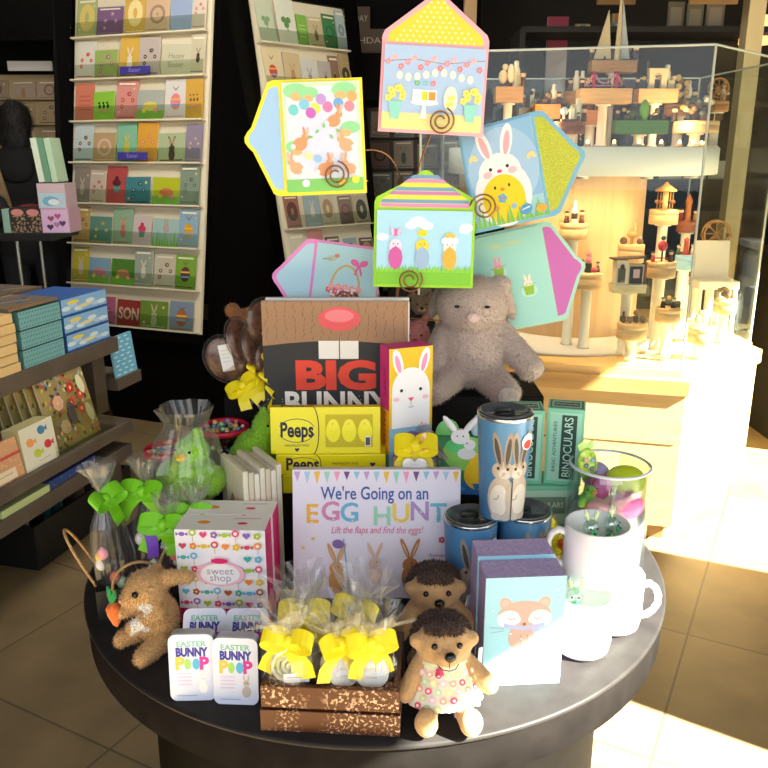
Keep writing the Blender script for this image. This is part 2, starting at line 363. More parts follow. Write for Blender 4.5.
def a2(q, w, h):
    q.r(0, 0, w, h, 'a9c4e8'); q.r(0, 0, w, h*.2, 'e9dd92'); q.st([(0, h*.8), (w*.3, h*.84), (w*.6, h*.8), (w, h*.86)], .001, '8a6a50')
    for i in range(15): q.fl(w*(.04+.065*i), h*(.8+.06*math.sin(i*2.1)), .0055, ('ef8fb2', 'f5b4cc', 'e87aa0')[i % 3])
    for i in range(9): q.e(w*(.16+.088*i), h*(.66-.035*math.sin(i*.9+.5)), .0052, .0066, 'f4f1dc', n=16); q.lay -= 1
    q.lay += 2
    q.e(w*.42, h*.33, w*.14, h*.035, 'f6f6f6'); q.p([(w*.41, h*.32), (w*.43, h*.32), (w*.45, h*.14), (w*.38, h*.14)], 'f3f3f3'); q.r(w*.30, h*.35, w*.54, h*.48, 'fbfbf8')
    q.r(w*.39, h*.36, w*.45, h*.46, 'f2d22e'); q.r(w*.46, h*.36, w*.53, h*.46, 'f0943c')
    for x, c in ((.34, '60b8a0'), (.42, '70c8e0'), (.50, 'f08098')): q.fl(w*x, h*.56, .005, c)
    q.e(w*.68, h*.38, w*.07, h*.16, 'd8e4d6'); q.e(w*.68, h*.36, w*.06, h*.12, 'e4ecd0')
    for x in (.67, .7, .66, .69): q.e(w*x, h*(.3+(x*7 % .1)), .004, .004, 'f0e070')
    for x in (.13, .88):
        for k in range(7): q.fl(w*x+.012*math.cos(k), h*.43+.009*math.sin(k*1.7), .0065, 'f4e56c', 'e8c83a')
        q.p([(w*x-.011, h*.33), (w*x+.011, h*.33), (w*x+.007, h*.12), (w*x-.007, h*.12)], '8ed4c8')
clip_card(433, 89, 1.44, .170, .136, -3, 0, 'U', 'f4a9b7', 'f4cd3c', a2, 'topmost Easter card, a cake under blossom, in pink envelope with dotted yellow flap', fd=.083, lin_art=polka('fbf0b0'))
def a3(q, w, h):
    q.r(0, 0, w, h, '8ec0e6'); q.r(0, 0, w, h*.22, 'a7d6e0')
    q.e(w*.52, h*.55, w*.5, h*.42, 'a9cdee')
    q.e(w*.46, h*.30, w*.40, h*.33, 'f8f8f8'); q.e(w*.46, h*.52, w*.30, h*.20, 'f8f8f8')
    for f in (-1, 1): q.e(w*(.46+.16*f), h*.82, w*.085, h*.17, 'fafafa', rot=-15*f); q.e(w*(.46+.16*f), h*.80, w*.045, h*.12, 'f3b3bd', rot=-15*f)
    q.e(w*.34, h*.57, .003, .003, '222222'); q.e(w*.58, h*.57, .003, .003, '222222'); q.e(w*.46, h*.535, .0045, .003, 'e8476e'); q.e(w*.29, h*.52, .008, .006, 'f8c4cc'); q.e(w*.64, h*.52, .008, .006, 'f8c4cc')
    q.e(w*.46, h*.25, w*.30, h*.25, 'f4d81c'); q.e(w*.36, h*.38, .002, .003, '403020'); q.e(w*.56, h*.38, .002, .003, '403020'); q.e(w*.46, h*.35, .004, .003, 'e88830')
    q.fl(w*.44, h*.26, .009, '70b8e0', 'f080a0'); q.fl(w*.58, h*.16, .006, '88c8e8'); q.fl(w*.34, h*.17, .006, 'f0a860')
    for x, y in ((.1, .72), (.9, .62)): q.e(w*x, h*y, .007, .004, 'f2dd9a', rot=50); q.e(w*x+.006, h*y, .007, .004, 'f2dd9a', rot=-50)
    for i in range(16): x = w*(i/15); q.p([(x-.004, 0), (x+.004, 0), (x+.003*math.sin(i*3), h*(.10+.05*(i % 3)))], '83c55c')
    q.e(w*.74, h*.1, .011, .009, '5aa0d8', rot=20); q.st([(w*.68, h*.1), (w*.8, h*.12)], .002, 'f0f0f0'); q.e(w*.95, h*.08, .009, .007, 'f0b040')
clip_card(503, 174, 1.46, .128, .172, 14, -22, 'R', '7cb9d8', M('c8cf2a', .4, 0, 'glitter', 900, .2), a3, 'card with a white rabbit hugging a yellow egg, blue envelope with lime glitter flap', fd=.075)
def stripes(q, L, fd):
    cs = ['d88ac0', '6f9cc4', 'e6dc40', 'c07ab8', '6f9cc4', 'e6dc40', 'd88ac0', '6f9cc4']
    f = lambda y: L*.44*(1-max(0, y-.012)/(fd*.93)) if y > .012 else L*.44
    for i, c in enumerate(cs):
        y0 = fd*.86*i/8+.001; y1 = fd*.86*(i+1)/8; q.p([(-f(y0), y0), (f(y0), y0), (f(y1), y1), (-f(y1), y1)], c)
def a4(q, w, h):
    q.r(0, 0, w, h, 'a9d9f2'); q.r(0, 0, w, h*.2, '7cc52d')
    for x, y, s in ((.43, .85, 1), (.36, .8, .7), (.52, .8, .8), (.03, .64, .7), (.98, .78, .8), (.92, .74, .6)): q.e(w*min(.94, max(.06, x)), h*y, .015*s, .009*s, 'fafcfc'); 
    for i in range(40): x = w*(i+.5)/40; q.p([(x-.003, h*.17), (x+.003, h*.17), (x+.002*math.sin(i*5), h*(.24+.06*((i*7) % 5)/5))], '84cd33' if i % 2 else '8fd640')
    for x, c, sh in ((.2, 'dcd8ee', 'cf5aa8'), (.48, 'f3d427', '9ab8d8'), (.77, 'f5f2ee', 'efb040')):
        q.e(w*x, h*.52, .0115, .013, c); q.e(w*x, h*.36, .0125, .020, sh)
        q.p([(w*x-.0125, h*.38)]+[(w*x-.0125+.0025*k, h*(.47 if k % 2 else .38)) for k in range(1, 10)]+[(w*x+.0125, h*.38)], sh)
        q.e(w*x, h*.70 if x < .7 else h*.66, .009, .006, 'e06aa8' if x < .3 else ('f3d427' if x < .6 else 'f0c04a'))
        for f in (-1, 1): q.e(w*x+.004*f, h*.55, .0011, .0014, '604050', n=8)
        q.e(w*x, h*.52, .0016, .0012, 'f09030' if x == .48 else 'e8688a', n=8)
        if x < .3:
            for f in (-1, 1): q.e(w*x+.006*f, h*.72, .003, .008, 'cfc8e8', rot=-12*f)
        if x > .7:
            for k in (-.009, 0, .009): q.e(w*x+k, h*.6, .006, .006, 'fbfaf6')
clip_card(424, 248, 1.445, .170, .131, -1, 0, 'U', '9ad424', 'd8d83a', a4, 'card of bunny, chick and lamb hatching in grass, lime envelope with striped flap', fd=.066, lin_art=stripes)
def a5(q, w, h):
    q.r(0, 0, w, h, 'a5dcd0'); q.t('Happy Easter', w*.5, h*.88, .012, 'd9d98c', .01, shear=.4)
    for x, y, c in ((.36, .66, 'f0a8b8'), (.72, .42, 'f4ead0'), (.22, .38, 'f4f0e0')):
        q.e(w*x, h*(y-.07), .016, .012, 'c3e8da'); q.e(w*x, h*y, .009, .0085, c)
        for f in (-1, 1): q.e(w*x+.004*f, h*y+.013, .0028, .008, c, rot=-10*f)
        q.p([(w*x-.011, h*y-.003), (w*x+.011, h*y-.003), (w*x+.008, h*y-.021), (w*x-.008, h*y-.021)], '9ecb3c')
        for k in range(3): q.st([(w*x-.006+.006*k, h*y-.004), (w*x-.005+.005*k, h*y-.02)], .0008, '6fa828')
        for f in (-1, 1): q.e(w*x+.003*f, h*y+.001, .0009, .0009, '402020', n=8); q.st([(w*x+.004*f, h*y-.001), (w*x+.016*f, h*y-.001+.002*f)], .0006, '806070')
clip_card(511, 280, 1.60, .146, .190, 13, -10, 'R', 'a9dcc9', 'c86ab4', a5, 'mint green Easter card with animals in cupcake cases and magenta envelope flap', fd=.070)
def a6(q, w, h):
    q.r(0, 0, w, h, 'b2dbe6')
    q.st([(w*.5+.028*math.cos(t), h*.45+.045*math.sin(t)) for t in [PI*i/16 for i in range(17)]], .0045, 'd8b070')
    q.p([(w*.27, h*.46), (w*.73, h*.46), (w*.68, h*.12), (w*.32, h*.12)], 'c89858')
    for i in range(14): q.fl(w*(.25+.036*i), h*(.42+.05*math.sin(i*2)), .007, ('e45a92', 'f3a0b8', 'f4e6ee')[i % 3])
    for f in (-1, 1): q.e(w*.68+.009*f, h*.8, .009, .006, 'ea6cae', rot=25*f); q.st([(w*.68, h*.78), (w*.68+.007*f, h*.64)], .004, 'ea6cae')
    q.e(w*.25, h*.82, .010, .0055, 'b8c0b0', rot=15); q.e(w*.32, h*.86, .005, .004, 'd08868'); q.st([(w*.1, h*.8), (w*.24, h*.81)], .003, 'a0a898')
clip_card(345, 285, 1.56, .126, .150, -9, 12, 'L', 'ee8fd2', 'b6dcec', a6, 'card with a flower basket and bow, mauve pink envelope, partly behind the big bunny books', fd=.075)
# wire stand
ws = thing('card_stand', 'bronze wire card stand with spiral clips rising behind the books', 'card stand', (.02, 1.53, 1.0))
wire = M('8a5f42', .3, .9)
def rel(p): return Vector(p)-Vector((.02, 1.53, 1.0))
q = MB(); q.lathe([(0, 0), (.055, 0), (.055, .006), (.012, .012), (.006, .02), (.006, .16), (0, .165)], wire, 24); q.build('stand_base', ws)
hub = rel((.02, 1.53, 1.15))
def spiral(c, r=.023, turns=2.1, y=0, ph=-1.5, tail=None):
    pts = []
    for i in range(41): t = i/40; a = ph+turns*2*PI*t; k = r*(.28+.72*t); pts.append((c.x+k*math.cos(a), c.y+y-.002*t, c.z+k*math.sin(a)))
    return pts
for (u, v, y, via, ph) in ((336, 175, 1.388, (432, 105), .8), (441, 121, 1.425, (408, 155), .5), (484, 207, 1.438, (462, 226), 2.), (410, 280, 1.430, (408, 300), 0.), (497, 318, 1.585, (470, 330), 1.), (345, 300, 1.545, (372, 320), 0.)):
    c = rel(at(u, v, y)); m = rel(at(*via, 1.50)); e = spiral(c, ph=ph); p0 = hub; p3 = Vector(e[-1]); pts = []
    for i in range(15):
        t = i/14; pts.append(p0*(1-t)**2+(m*1.0)*2*t*(1-t)+(p3+Vector((0, .012, 0)))*t*t)
    q = MB(); q.tube(pts, .0016, wire, 6); q.tube(e, .0016, wire, 6); q.build('wire_arm', ws)

# ---------------------------------------------------------------- books and boxes
def carton(name, label, cat, loc, rz, w, d, h, m, artf=None, arttop=None, group=None, artr=None, artl=None, bev=.0015, rx=0, dl=.00005):
    q = MB(); q.box((0, d/2, h/2), (w, d, h), m, bev); q.dl = dl
    if artf: q.face(FRONT @ T(-w/2, 0, .0)); artf(q, w, h)
    if arttop: q.face(T(-w/2, 0, h)); arttop(q, w, d)
    if artr: q.face(T(w/2, 0, 0) @ RIGHT); artr(q, d, h)
    if artl: q.face(T(-w/2, d, 0) @ LEFTF); artl(q, d, h)
    o = q.build(name); tag(o, label, cat, group, loc); o.rotation_euler = (math.radians(rx), 0, math.radians(rz)); return o
BT = ['c9a0d0', 'a8cce0', 'f0c040', '9ed8c0', 'f0a0c0', '7a4a8a', '8ac8e0']
def hare(q, x, y, s, c, ears=1, dk='8a5a3a', body=True):
    if body: q.e(x, y-.9*s, .55*s, .9*s, c)
    q.e(x, y, .5*s, .45*s, c, rot=15)
    for f in (-1, 1): q.e(x+.32*s*f, y+1.05*s, .15*s, .75*s, c, rot=-22*f); q.e(x+.32*s*f, y+1.0*s, .06*s, .5*s, 'e6b890', rot=-22*f)
    q.e(x+.12*s, y+.08*s, .06*s, .06*s, '241810', n=8)
def egg(q, w, h):
    q.r(.001, .001, w-.001, h-.001, 'eae4f2'); n = 17
    for i in range(n):
        x = w*(i+.5)/n; q.p([(x-.0052, h*.985), (x, h*.905-.004*math.sin(i*.8)), (x+.0052, h*.985)], BT[i % 7])
    q.t("We're Going on an", w*.49, h*.815, .030, '3b5ba6', .012, wmax=w*.64)
    cc = ['efb84a', 'd98ab0', '6fb6d8', None, '9fd8b8', 'f0cf57', 'b596cc', '6fbcd4']
    for i, ch in enumerate('EGG HUNT'):
        if ch != ' ':
            x = w*(.115+.112*i-(.03 if i > 3 else 0)); yy = h*(.655+.02*math.sin(i*1.3)); q.t(ch, x, yy, .044, cc[i], .02)
            for k in range(3): q.e(x+.005*math.sin(k*3+i), yy-.012+.012*k, .0013, .0013, 'f4f0ea', n=6); q.lay -= 1
    q.lay += 2
    q.t('Lift the flaps and find the eggs!', w*.5, h*.535, .017, 'dc6a9c', 0, wmax=w*.55, shear=.3)
    q.t('Illustrated by', w*.88, h*.34, .007, 'c04a7a', 0); q.st([(w*.83, h*.32), (w*.83, h*.26)], .0006, 'c04a7a')
    q.fl(w*.89, h*.46, .006, 'd0486a', 'e0a0a0'); q.fl(w*.12, h*.47, .0035, 'e8c87a'); q.fl(w*.06, h*.4, .0035, 'e8c87a')
    hare(q, w*.26, h*.24, .024, 'd29a5c'); hare(q, w*.49, h*.28, .020, 'e0c0b4'); hare(q, w*.70, h*.27, .025, 'b87840')
    q.st([(w*.30, h*.47), (w*.34, h*.03)], .0016, '7fa8c0'); q.e(w*.27, h*.43, .0095, .0075, '8468a8', rot=-10)
    q.r(w*.655, h*.13, w*.73, h*.155, '4a88a8')
b = at(375, 594, 1.145); carton('picture_book', 'large white picture book titled Egg Hunt with bunting, standing behind the wooden crate', 'book', (-.012, 1.165, TZ), 0, .272, .022, .215, 'e9e4f0', egg, bev=.001, rx=-10)
def bigb(q, w, h):
    q.r(0, 0, w, h, '28292c'); f = lambda x: h*(.745+.03*math.sin(PI*x)); n = 20
    q.p([(0, h), (0, h*.745)]+[(w*i/n, f(i/n)) for i in range(n+1)]+[(w, h)], 'a07a5a')
    rr = random.Random(3)
    for i in range(16):
        for j in range(9): x = w*(i+.5)/16+rr.uniform(-.003, .003); y = h*(.785+.024*j)+rr.uniform(-.002, .002); q.st([(x, y), (x+.001, y+.006)], .001, '6e4e38'); q.lay -= 1
    q.lay += 2
    q.e(w*.53, h*.90, w*.145, h*.068, 'e0585f'); q.e(w*.53, h*.918, w*.10, h*.036, 'e98088')
    q.r(w*.385, h*.67, w*.525, h*.775, 'f1efe8'); q.r(w*.532, h*.67, w*.66, h*.775, 'f1efe8')
    q.t('BIG', w*.5, h*.565, .072, 'e5452f', .05, wmax=w*.56); q.t('BUNNY', w*.5, h*.40, .06, 'eceae4', .03, wmax=w*.74)
    for i in range(26): q.e(w*rr.random(), h*rr.uniform(.05, .5), .0009, .0009, 'c8c8c8', n=6); q.lay -= 1
for i in range(5):
    l = ['frontmost big bunny picture book with dark cover and pink nose', 'second big bunny picture book, close behind the front copy', 'third big bunny picture book in the row', 'fourth big bunny picture book in the row', 'rearmost big bunny picture book, nearest the pink basket card'][i]
    carton('picture_book', l, 'book', (-.088+.003*(i % 2), 1.408+.0125*i, .88), 0, .262, .0105, .319-.003*(i % 3), 'e8e0d8' if i else 'd8d4cc', bigb if i == 0 else None, bev=.0008, group='big bunny picture books on the low riser', rx=0)
# Peeps cartons
def pe(q, w, h):
    q.e(w*.24, h*.50, w*.17, h*.26, 'f7ee30'); q.t('Peeps', w*.24, h*.5, .036, '231a3c', .03, wmax=w*.30); q.st(arc((w*.24, h*.5), w*.165, h*.25, 200, 345), .0013, '3a3060'); q.st(arc((w*.24, h*.5), w*.165, h*.25, 20, 160), .0013, '3a3060')
    q.t('MARSHMALLOW CHICKS', w*.24, h*.18, .006, '4a4020', 0, wmax=w*.22); q.ht(w*.24, h*.09, .004, '3a3060')
    q.st(arc((w*.38, h*.5), w*.06, h*.52, -80, 80), .0016, '3a2e20'); q.r(w*.50, h*.14, w*.93, h*.84, 'cdbb10')
    for k in range(3): q.e(w*(.57+.145*k), h*.48, .0125, .019, 'fbf022'); q.e(w*(.57+.145*k), h*.62, .009, .010, 'fff43a'); q.e(w*(.565+.145*k), h*.64, .0009, .0009, '303010', n=6)
    q.r(w*.86, h*.16, w*.91, h*.38, 'f0f0f0'); q.r(w*.865, h*.18, w*.905, h*.35, '505050')
def pt(q, w, h): q.t('Peeps', w*.24, h*.5, .02, '231a3c', .03, wmax=w*.3); q.st([(w*.5, h*.5), (w*.8, h*.5)], .0012, '8a8020')
def ps(q, w, h):
    q.t('Peeps', w*.24, h*.5, .031, '231a3c', .03, wmax=w*.30); q.st(arc((w*.24, h*.5), w*.16, h*.36, 200, 345), .0011, '3a3060'); q.st(arc((w*.24, h*.5), w*.16, h*.36, 20, 160), .0011, '3a3060')
    q.t('MARSHMALLOW CHICKS', w*.63, h*.55, .006, '4a4020', 0, wmax=w*.24); q.st(arc((w*.36, h*.5), w*.05, h*.5, -80, 80), .0014, '3a2e20'); q.ht(w*.88, h*.5, .005, '3a3060')
yel = M('f4e615', .35)
carton('candy_carton', 'yellow marshmallow carton lying flat, lowest of the stack, half behind egg hunt book', 'candy box', (-.083, 1.292, .8805), 0, .188, .095, .034, yel, ps, group='yellow marshmallow cartons')
carton('candy_carton', 'bright yellow marshmallow chick carton lying flat, middle of the stack', 'candy box', (-.092, 1.296, .915), 1, .19, .095, .036, yel, ps, group='yellow marshmallow cartons')
carton('candy_carton', 'yellow marshmallow carton on its edge atop the stack, its window of chicks showing', 'candy box', (-.101, 1.300, .9515), 1, .19, .026, .082, yel, pe, pt, group='yellow marshmallow cartons', rx=-8)
# tall board book set
def hop(q, w, h):
    q.r(0, h*.43, w, h, 'e8bf1c'); q.r(0, h*.0, w, h*.43, '8cc0e0'); q.e(w*.5, h*.70, w*.44, h*.16, 'f4f3f6'); q.r(w*.06, h*.43, w*.94, h*.70, 'f4f3f6')
    for f in (-1, 1): q.e(w*(.5+.30*f), h*.90, w*.11, h*.095, 'f4f3f6', rot=-14*f); q.e(w*(.5+.30*f), h*.89, w*.055, h*.065, 'e995c4', rot=-14*f); q.e(w*(.5+.22*f), h*.70, .003, .003, '202030'); q.e(w*(.5+.34*f), h*.64, .006, .004, 'f4c0d4')
    q.p([(w*.5+.006, h*.645), (w*.5-.006, h*.645), (w*.5, h*.615)], 'ea4f82'); q.st([(w*.5, h*.615), (w*.5, h*.585)], .0008, '402838'); q.st(arc((w*.5, h*.59), .005, .004, 200, 340), .0008, '402838')
    q.e(w*.5, h*.20, w*.42, h*.20, '8b66b8'); q.st([(w*.1, h*.2), (w*.9, h*.22)], .005, 'e8206c')
    for f in (-1, 1): q.e(w*(.5+.2*f), h*.26, w*.18, h*.055, 'e8206c', rot=18*f); q.e(w*(.5+.2*f), h*.26, w*.11, h*.03, '8b66b8', rot=18*f); q.st([(w*.5, h*.22), (w*(.5+.2*f), h*.08)], .006, 'e8206c')
def hopside(q, w, h):
    q.r(0, h*.56, w, h, 'e0318c'); q.r(0, h*.24, w, h*.56, 'f0b528'); q.r(0, 0, w, h*.24, '8cc4d8'); q.F = q.F @ T(w/2, h/2, 0) @ R('Z', -90)
    q.t('HOPPY', -h*.25, 0, .016, 'a01860', .01); q.t('EASTER', h*.08, 0, .015, 'c04810', .01, wmax=.06); q.t('QUACK', h*.36, 0, .014, '3068a0', .01, wmax=.05)
carton('board_book', 'tall narrow boxed board book with a white rabbit wearing a crown of yellow', 'book', (.047, 1.335, .8805), 22, .082, .042, .252, 'd83888', hop, artl=hopside, bev=.001)
# sweet shop boxes
CC = ['e0407a', 'f09030', '40b0a8', '8a60c0', 'e8c020', '60b8e0', 'a0c030', 'd04858', 'b05828']
def sw(q, w, h):
    q.r(0, h*.19, w, h, 'f2eff3'); q.r(0, 0, w, h*.19, 'e8106a'); rr = random.Random(11)
    for i in range(8):
        for j in range(7):
            if 1.5 < i < 5.6 and 2 < j < 5: continue
            x = w*(.08+.12*i); y = h*(.25+.118*j); c = CC[(i*3+j*5) % 9]; k = (i+j*2) % 4
            if k == 0: q.e(x, y, .0045, .0035, c); q.p([(x-.009, y+.003), (x-.004, y), (x-.009, y-.003)], c); q.p([(x+.009, y+.003), (x+.009, y-.003), (x+.004, y)], c)
            elif k == 1: q.st([(x, y-.012), (x, y)], .0008, 'b0a088'); q.e(x, y+.003, .0055, .0055, c); q.e(x, y+.003, .0028, .0028, 'f8e8e0')
            elif k == 2: q.ht(x, y, .006, c)
            else: q.fl(x, y, .006, c, 'f8e0a0')
    q.e(w*.49, h*.57, w*.25, h*.125, 'f4bccd')
    for f in (-1, 1): q.e(w*(.49+.17*f), h*.57, w*.10, h*.09, 'f4bccd')
    q.lay += 3; q.e(w*.49, h*.57, w*.22, h*.105, 'f8f4f6')
    q.t('sweet', w*.49, h*.60, .017, '9a90a8', 0); q.t('shop', w*.49, h*.53, .017, '9a90a8', 0); q.e(w*.49, h*.705, .012, .0045, 'e0106a'); q.p([(w*.40, h*.73), (w*.40, h*.68), (w*.44, h*.705)], 'e0106a'); q.p([(w*.58, h*.73), (w*.54, h*.705), (w*.58, h*.68)], 'e0106a')
    q.e(w*.5, h*.13, w*.13, h*.06, 'f4eef2', n=16); q.t('sweets', w*.5, h*.13, .008, 'a08090', 0)
def swt(q, w, h):
    q.r(0, 0, w, h, 'f4efe8'); q.e(w*.28, h*.5, .010, .006, 'f2a030'); q.e(w*.72, h*.45, .008, .004, 'e0305a'); q.st([(w*.6, h*.75), (w*.9, h*.78)], .0015, '907070')
for i, l in enumerate(('front sweet shop gift box printed with candies, beside the plush hare', 'rear sweet shop gift box, pressed behind the front one')):
    carton('gift_box', l, 'box', (-.245+.004*i, 1.084+.054*i, TZ), -2, .136, .052, .163, 'e8106a', sw, swt, group='pink and white sweet shop boxes')
# fox boxes
def fox(q, w, h):
    q.r(0, 0, w, h, '94c6da'); x, y = w*.5, h*.66
    for f in (-1, 1): q.e(x+.026*f, y+.017, .008, .010, 'c0a098', rot=-25*f); q.e(x+.026*f, y+.017, .005, .006, 'eaa8a8', rot=-25*f)
    q.e(x, y, .036, .021, 'b79c95'); q.e(x-.021, y-.006, .016, .013, 'efe7e6'); q.e(x+.021, y-.006, .016, .013, 'efe7e6'); q.p([(x-.010, y+.004), (x+.010, y+.004), (x, y-.016)], 'b79c95')
    q.e(x, y-.034, .021, .024, 'b79c95'); q.e(x, y-.014, .0024, .002, '6a5050'); q.st([(x-.028, y-.015), (x, y-.021), (x+.028, y-.015)], .006, 'a3a8d8'); q.p([(x+.01, y-.02), (x+.02, y-.02), (x+.022, y-.036), (x+.014, y-.034)], 'a3a8d8')
    for f in (-1, 1): q.st(arc((x+.018*f, y-.003), .005, .003, 190, 350, 6), .0011, '6a5560'); q.st([(x+.027*f, y-.02), (x+.047*f, y-.017)], .0006, '8a7a90'); q.st([(x+.027*f, y-.023), (x+.045*f, y-.026)], .0006, '8a7a90')
    q.st([(x-.004, y-.03), (x-.004, y-.055)], .0008, '907a78'); q.st([(x+.005, y-.03), (x+.005, y-.055)], .0008, '907a78')
    for i in range(12): q.e(w*((i*.37) % 1)*.9+.004, h*((i*.61) % 1), .0012, .0012, 'd8eef4', n=6); q.lay -= 1
lil = M('b9a6d4', .6, 0, 'noise', 240, .10)
def foxt(q, w, h):
    for i in range(26): x, y = w*((i*.377) % 1)*.94+.003, h*((i*.61) % 1)*.94+.001; q.st([(x, y), (x+.004, y+.0015)], .0009, 'cfc4e0'); q.lay -= 1
for i, l in enumerate(('front lavender gift box with a sleepy fox face, by the plush hedgehogs', 'rear lavender fox gift box, just behind the front one')):
    carton('gift_box', l, 'box', (.188-.005*i, .943+.052*i, TZ), 4, .108, .049, .165+.004*i, lil, fox, foxt, group='lavender fox gift boxes', artl=lambda q, w, h: foxt(q, w, h))
# binocular boxes
def bino(q, w, h):
    q.r(w*.08, h*.05, w*.92, h*.95, 'a6dcc4'); q.r(w*.40, h*.08, w*.80, h*.92, '2c4a40'); q.F = q.F @ T(w*.60, h/2, 0) @ R('Z', 90); q.t('BINOCULARS', 0, 0, .020, 'bfe6d4', .01, wmax=h*.78)
    q.t('BASIC ADVENTURES', 0, w*.36, .008, '28463c', 0, wmax=h*.66)
def binot(q, w, h): q.r(w*.06, h*.1, w*.94, h*.9, '2f5044'); q.r(w*.1, h*.16, w*.9, h*.84, '94ccb4'); q.r(w*.16, h*.3, w*.84, h*.7, '2c4a40'); q.t('BINOCULARS', w*.5, h*.5, .012, 'bfe6d4', .01, wmax=w*.62)
grn = M('82cfae', .5)
def binoflat(q, w, h): q.r(w*.05, h*.1, w*.95, h*.9, 'bfe4d0'); q.r(w*.18, h*.35, w*.82, h*.75, '7a9a8a'); q.t('BINOCULARS', w*.5, h*.55, .014, 'e0f0e4', .01, wmax=w*.58)
carton('toy_box', 'green binoculars box lying flat under the upright ones', 'box', (.275, 1.262, TZ), 3, .122, .07, .078, grn, binoflat, group='green binoculars boxes')
carton('toy_box', 'second green binoculars box lying flat, on top of the bottom one', 'box', (.273, 1.262, TZ+.0785), 1, .120, .07, .078, grn, binoflat, group='green binoculars boxes')
carton('toy_box', 'upright green binoculars box on the left, half hidden by the tall tumbler', 'box', (.240, 1.272, TZ+.157), -4, .058, .055, .132, grn, bino, binot, group='green binoculars boxes')
carton('toy_box', 'upright green binoculars box on the right, its title facing out', 'box', (.304, 1.268, TZ+.157), -14, .062, .055, .136, grn, bino, binot, group='green binoculars boxes')
# cream story boards standing in a row
def board(q, w, h): q.r(.004, .004, w-.004, h-.004, 'd8cdb0'); q.e(w*.5, h*.45, w*.16, h*.30, 'a8835c'); q.e(w*.5, h*.45, w*.09, h*.22, 'd8cdb0'); q.st([(w*.2, h*.2), (w*.2, h*.85)], .002, '7a6048')
for i in range(7):
    l = ['nearest', 'second', 'third', 'fourth', 'fifth', 'sixth', 'last'][i]
    r_ = 32; dx = Vector((math.cos(math.radians(r_)), math.sin(math.radians(r_)), 0))*.0098*i
    carton('wooden_plaque', f'cream wooden plaque, {l} counting right from the one whose drawing shows', 'plaque', Vector((-.222, 1.192, TZ))+dx, r_, .0086, .100, .212-.004*(i % 3), M(('e2dac2', 'd6ccb0', 'e8e2d0')[i % 3], .6, 0, 'noise', 30, .05), artl=board if i == 0 else None, group='row of cream wooden plaques behind the sweet shop boxes')
# bunny tins
def tin_art(q, w, h, pic):
    q.t('EASTER', 0, h*.36, .0105, '74b8a4', .03, wmax=w*.66); q.t('BUNNY', 0, h*.235, .0165, '33339a', .06, wmax=w*.72)
    for x, ch, c in ((-.27, 'P', 'e8c04a'), (.27, 'P', 'd0309a')): q.t(ch, w*x, h*.06, .024, c, .05)
    q.e(-w*.09, h*.06, w*.075, h*.085, '9fd070'); q.e(w*.10, h*.06, w*.085, h*.085, '50b0dc')
    for k in range(4): q.st([(-w*.34, -h*(.08+.055*k)), (-w*.02, -h*(.08+.055*k))], .0016, 'd4bfe2')
    q.st([(-w*.36, -h*.42), (w*.1, -h*.42)], .001, '90a8c8')
    q.e(w*.24, -h*.30, w*.10, h*.085, 'f2f0f0' if pic else 'b8b0a8'); q.e(w*.24, -h*.17, w*.07, h*.05, 'f2f0f0' if pic else 'c0b8b0')
    for f in (-1, 1): q.e(w*(.24+.05*f), -h*.09, w*.02, h*.05, 'f0e8e8' if pic else 'c8c0b8', rot=-10*f); q.e(w*(.24+.025*f), -h*.165, .0008, .0008, '202020', n=6)
def tin(label, loc, rx, rz, pic):
    o = thing('mint_tin', label, 'tin', loc, rz, 'Easter bunny candy tins', rx=rx); w, h, d = .059, .094, .019
    q = MB(); q.prism(rrect(w, h, .010)[::1], -d, -.004, M('bcc0cc', .3, .6), X=T(0, 0, h/2) @ FRONT, smooth=True); q.build('tin_body', o)
    q = MB(); q.prism(rrect(w+.001, h+.001, .0105), -.0045, 0, M('d6dcf0', .35), X=T(0, 0, h/2) @ FRONT, smooth=True); q.dl = .00005; q.face(T(0, 0, h/2) @ FRONT); tin_art(q, w, h, pic); q.build('tin_lid', o)
p = atz(193, 702, TZ); tin('front left bunny candy tin with a white rabbit, by the plush hare', (p.x, p.y+.003, TZ), -6, 2, 1)
p = atz(236, 706, TZ); tin('front right bunny candy tin with a grey rabbit, next to the wooden crate', (p.x, p.y+.003, TZ), -6, -3, 0)
for (u, l) in ((204, 'rear left'), (247, 'rear right')):
    p = at(u, 664, .972); tin(f'{l} bunny candy tin, leaning back behind the front pair', (p.x, .952, TZ+.002), -33, 1, 1)
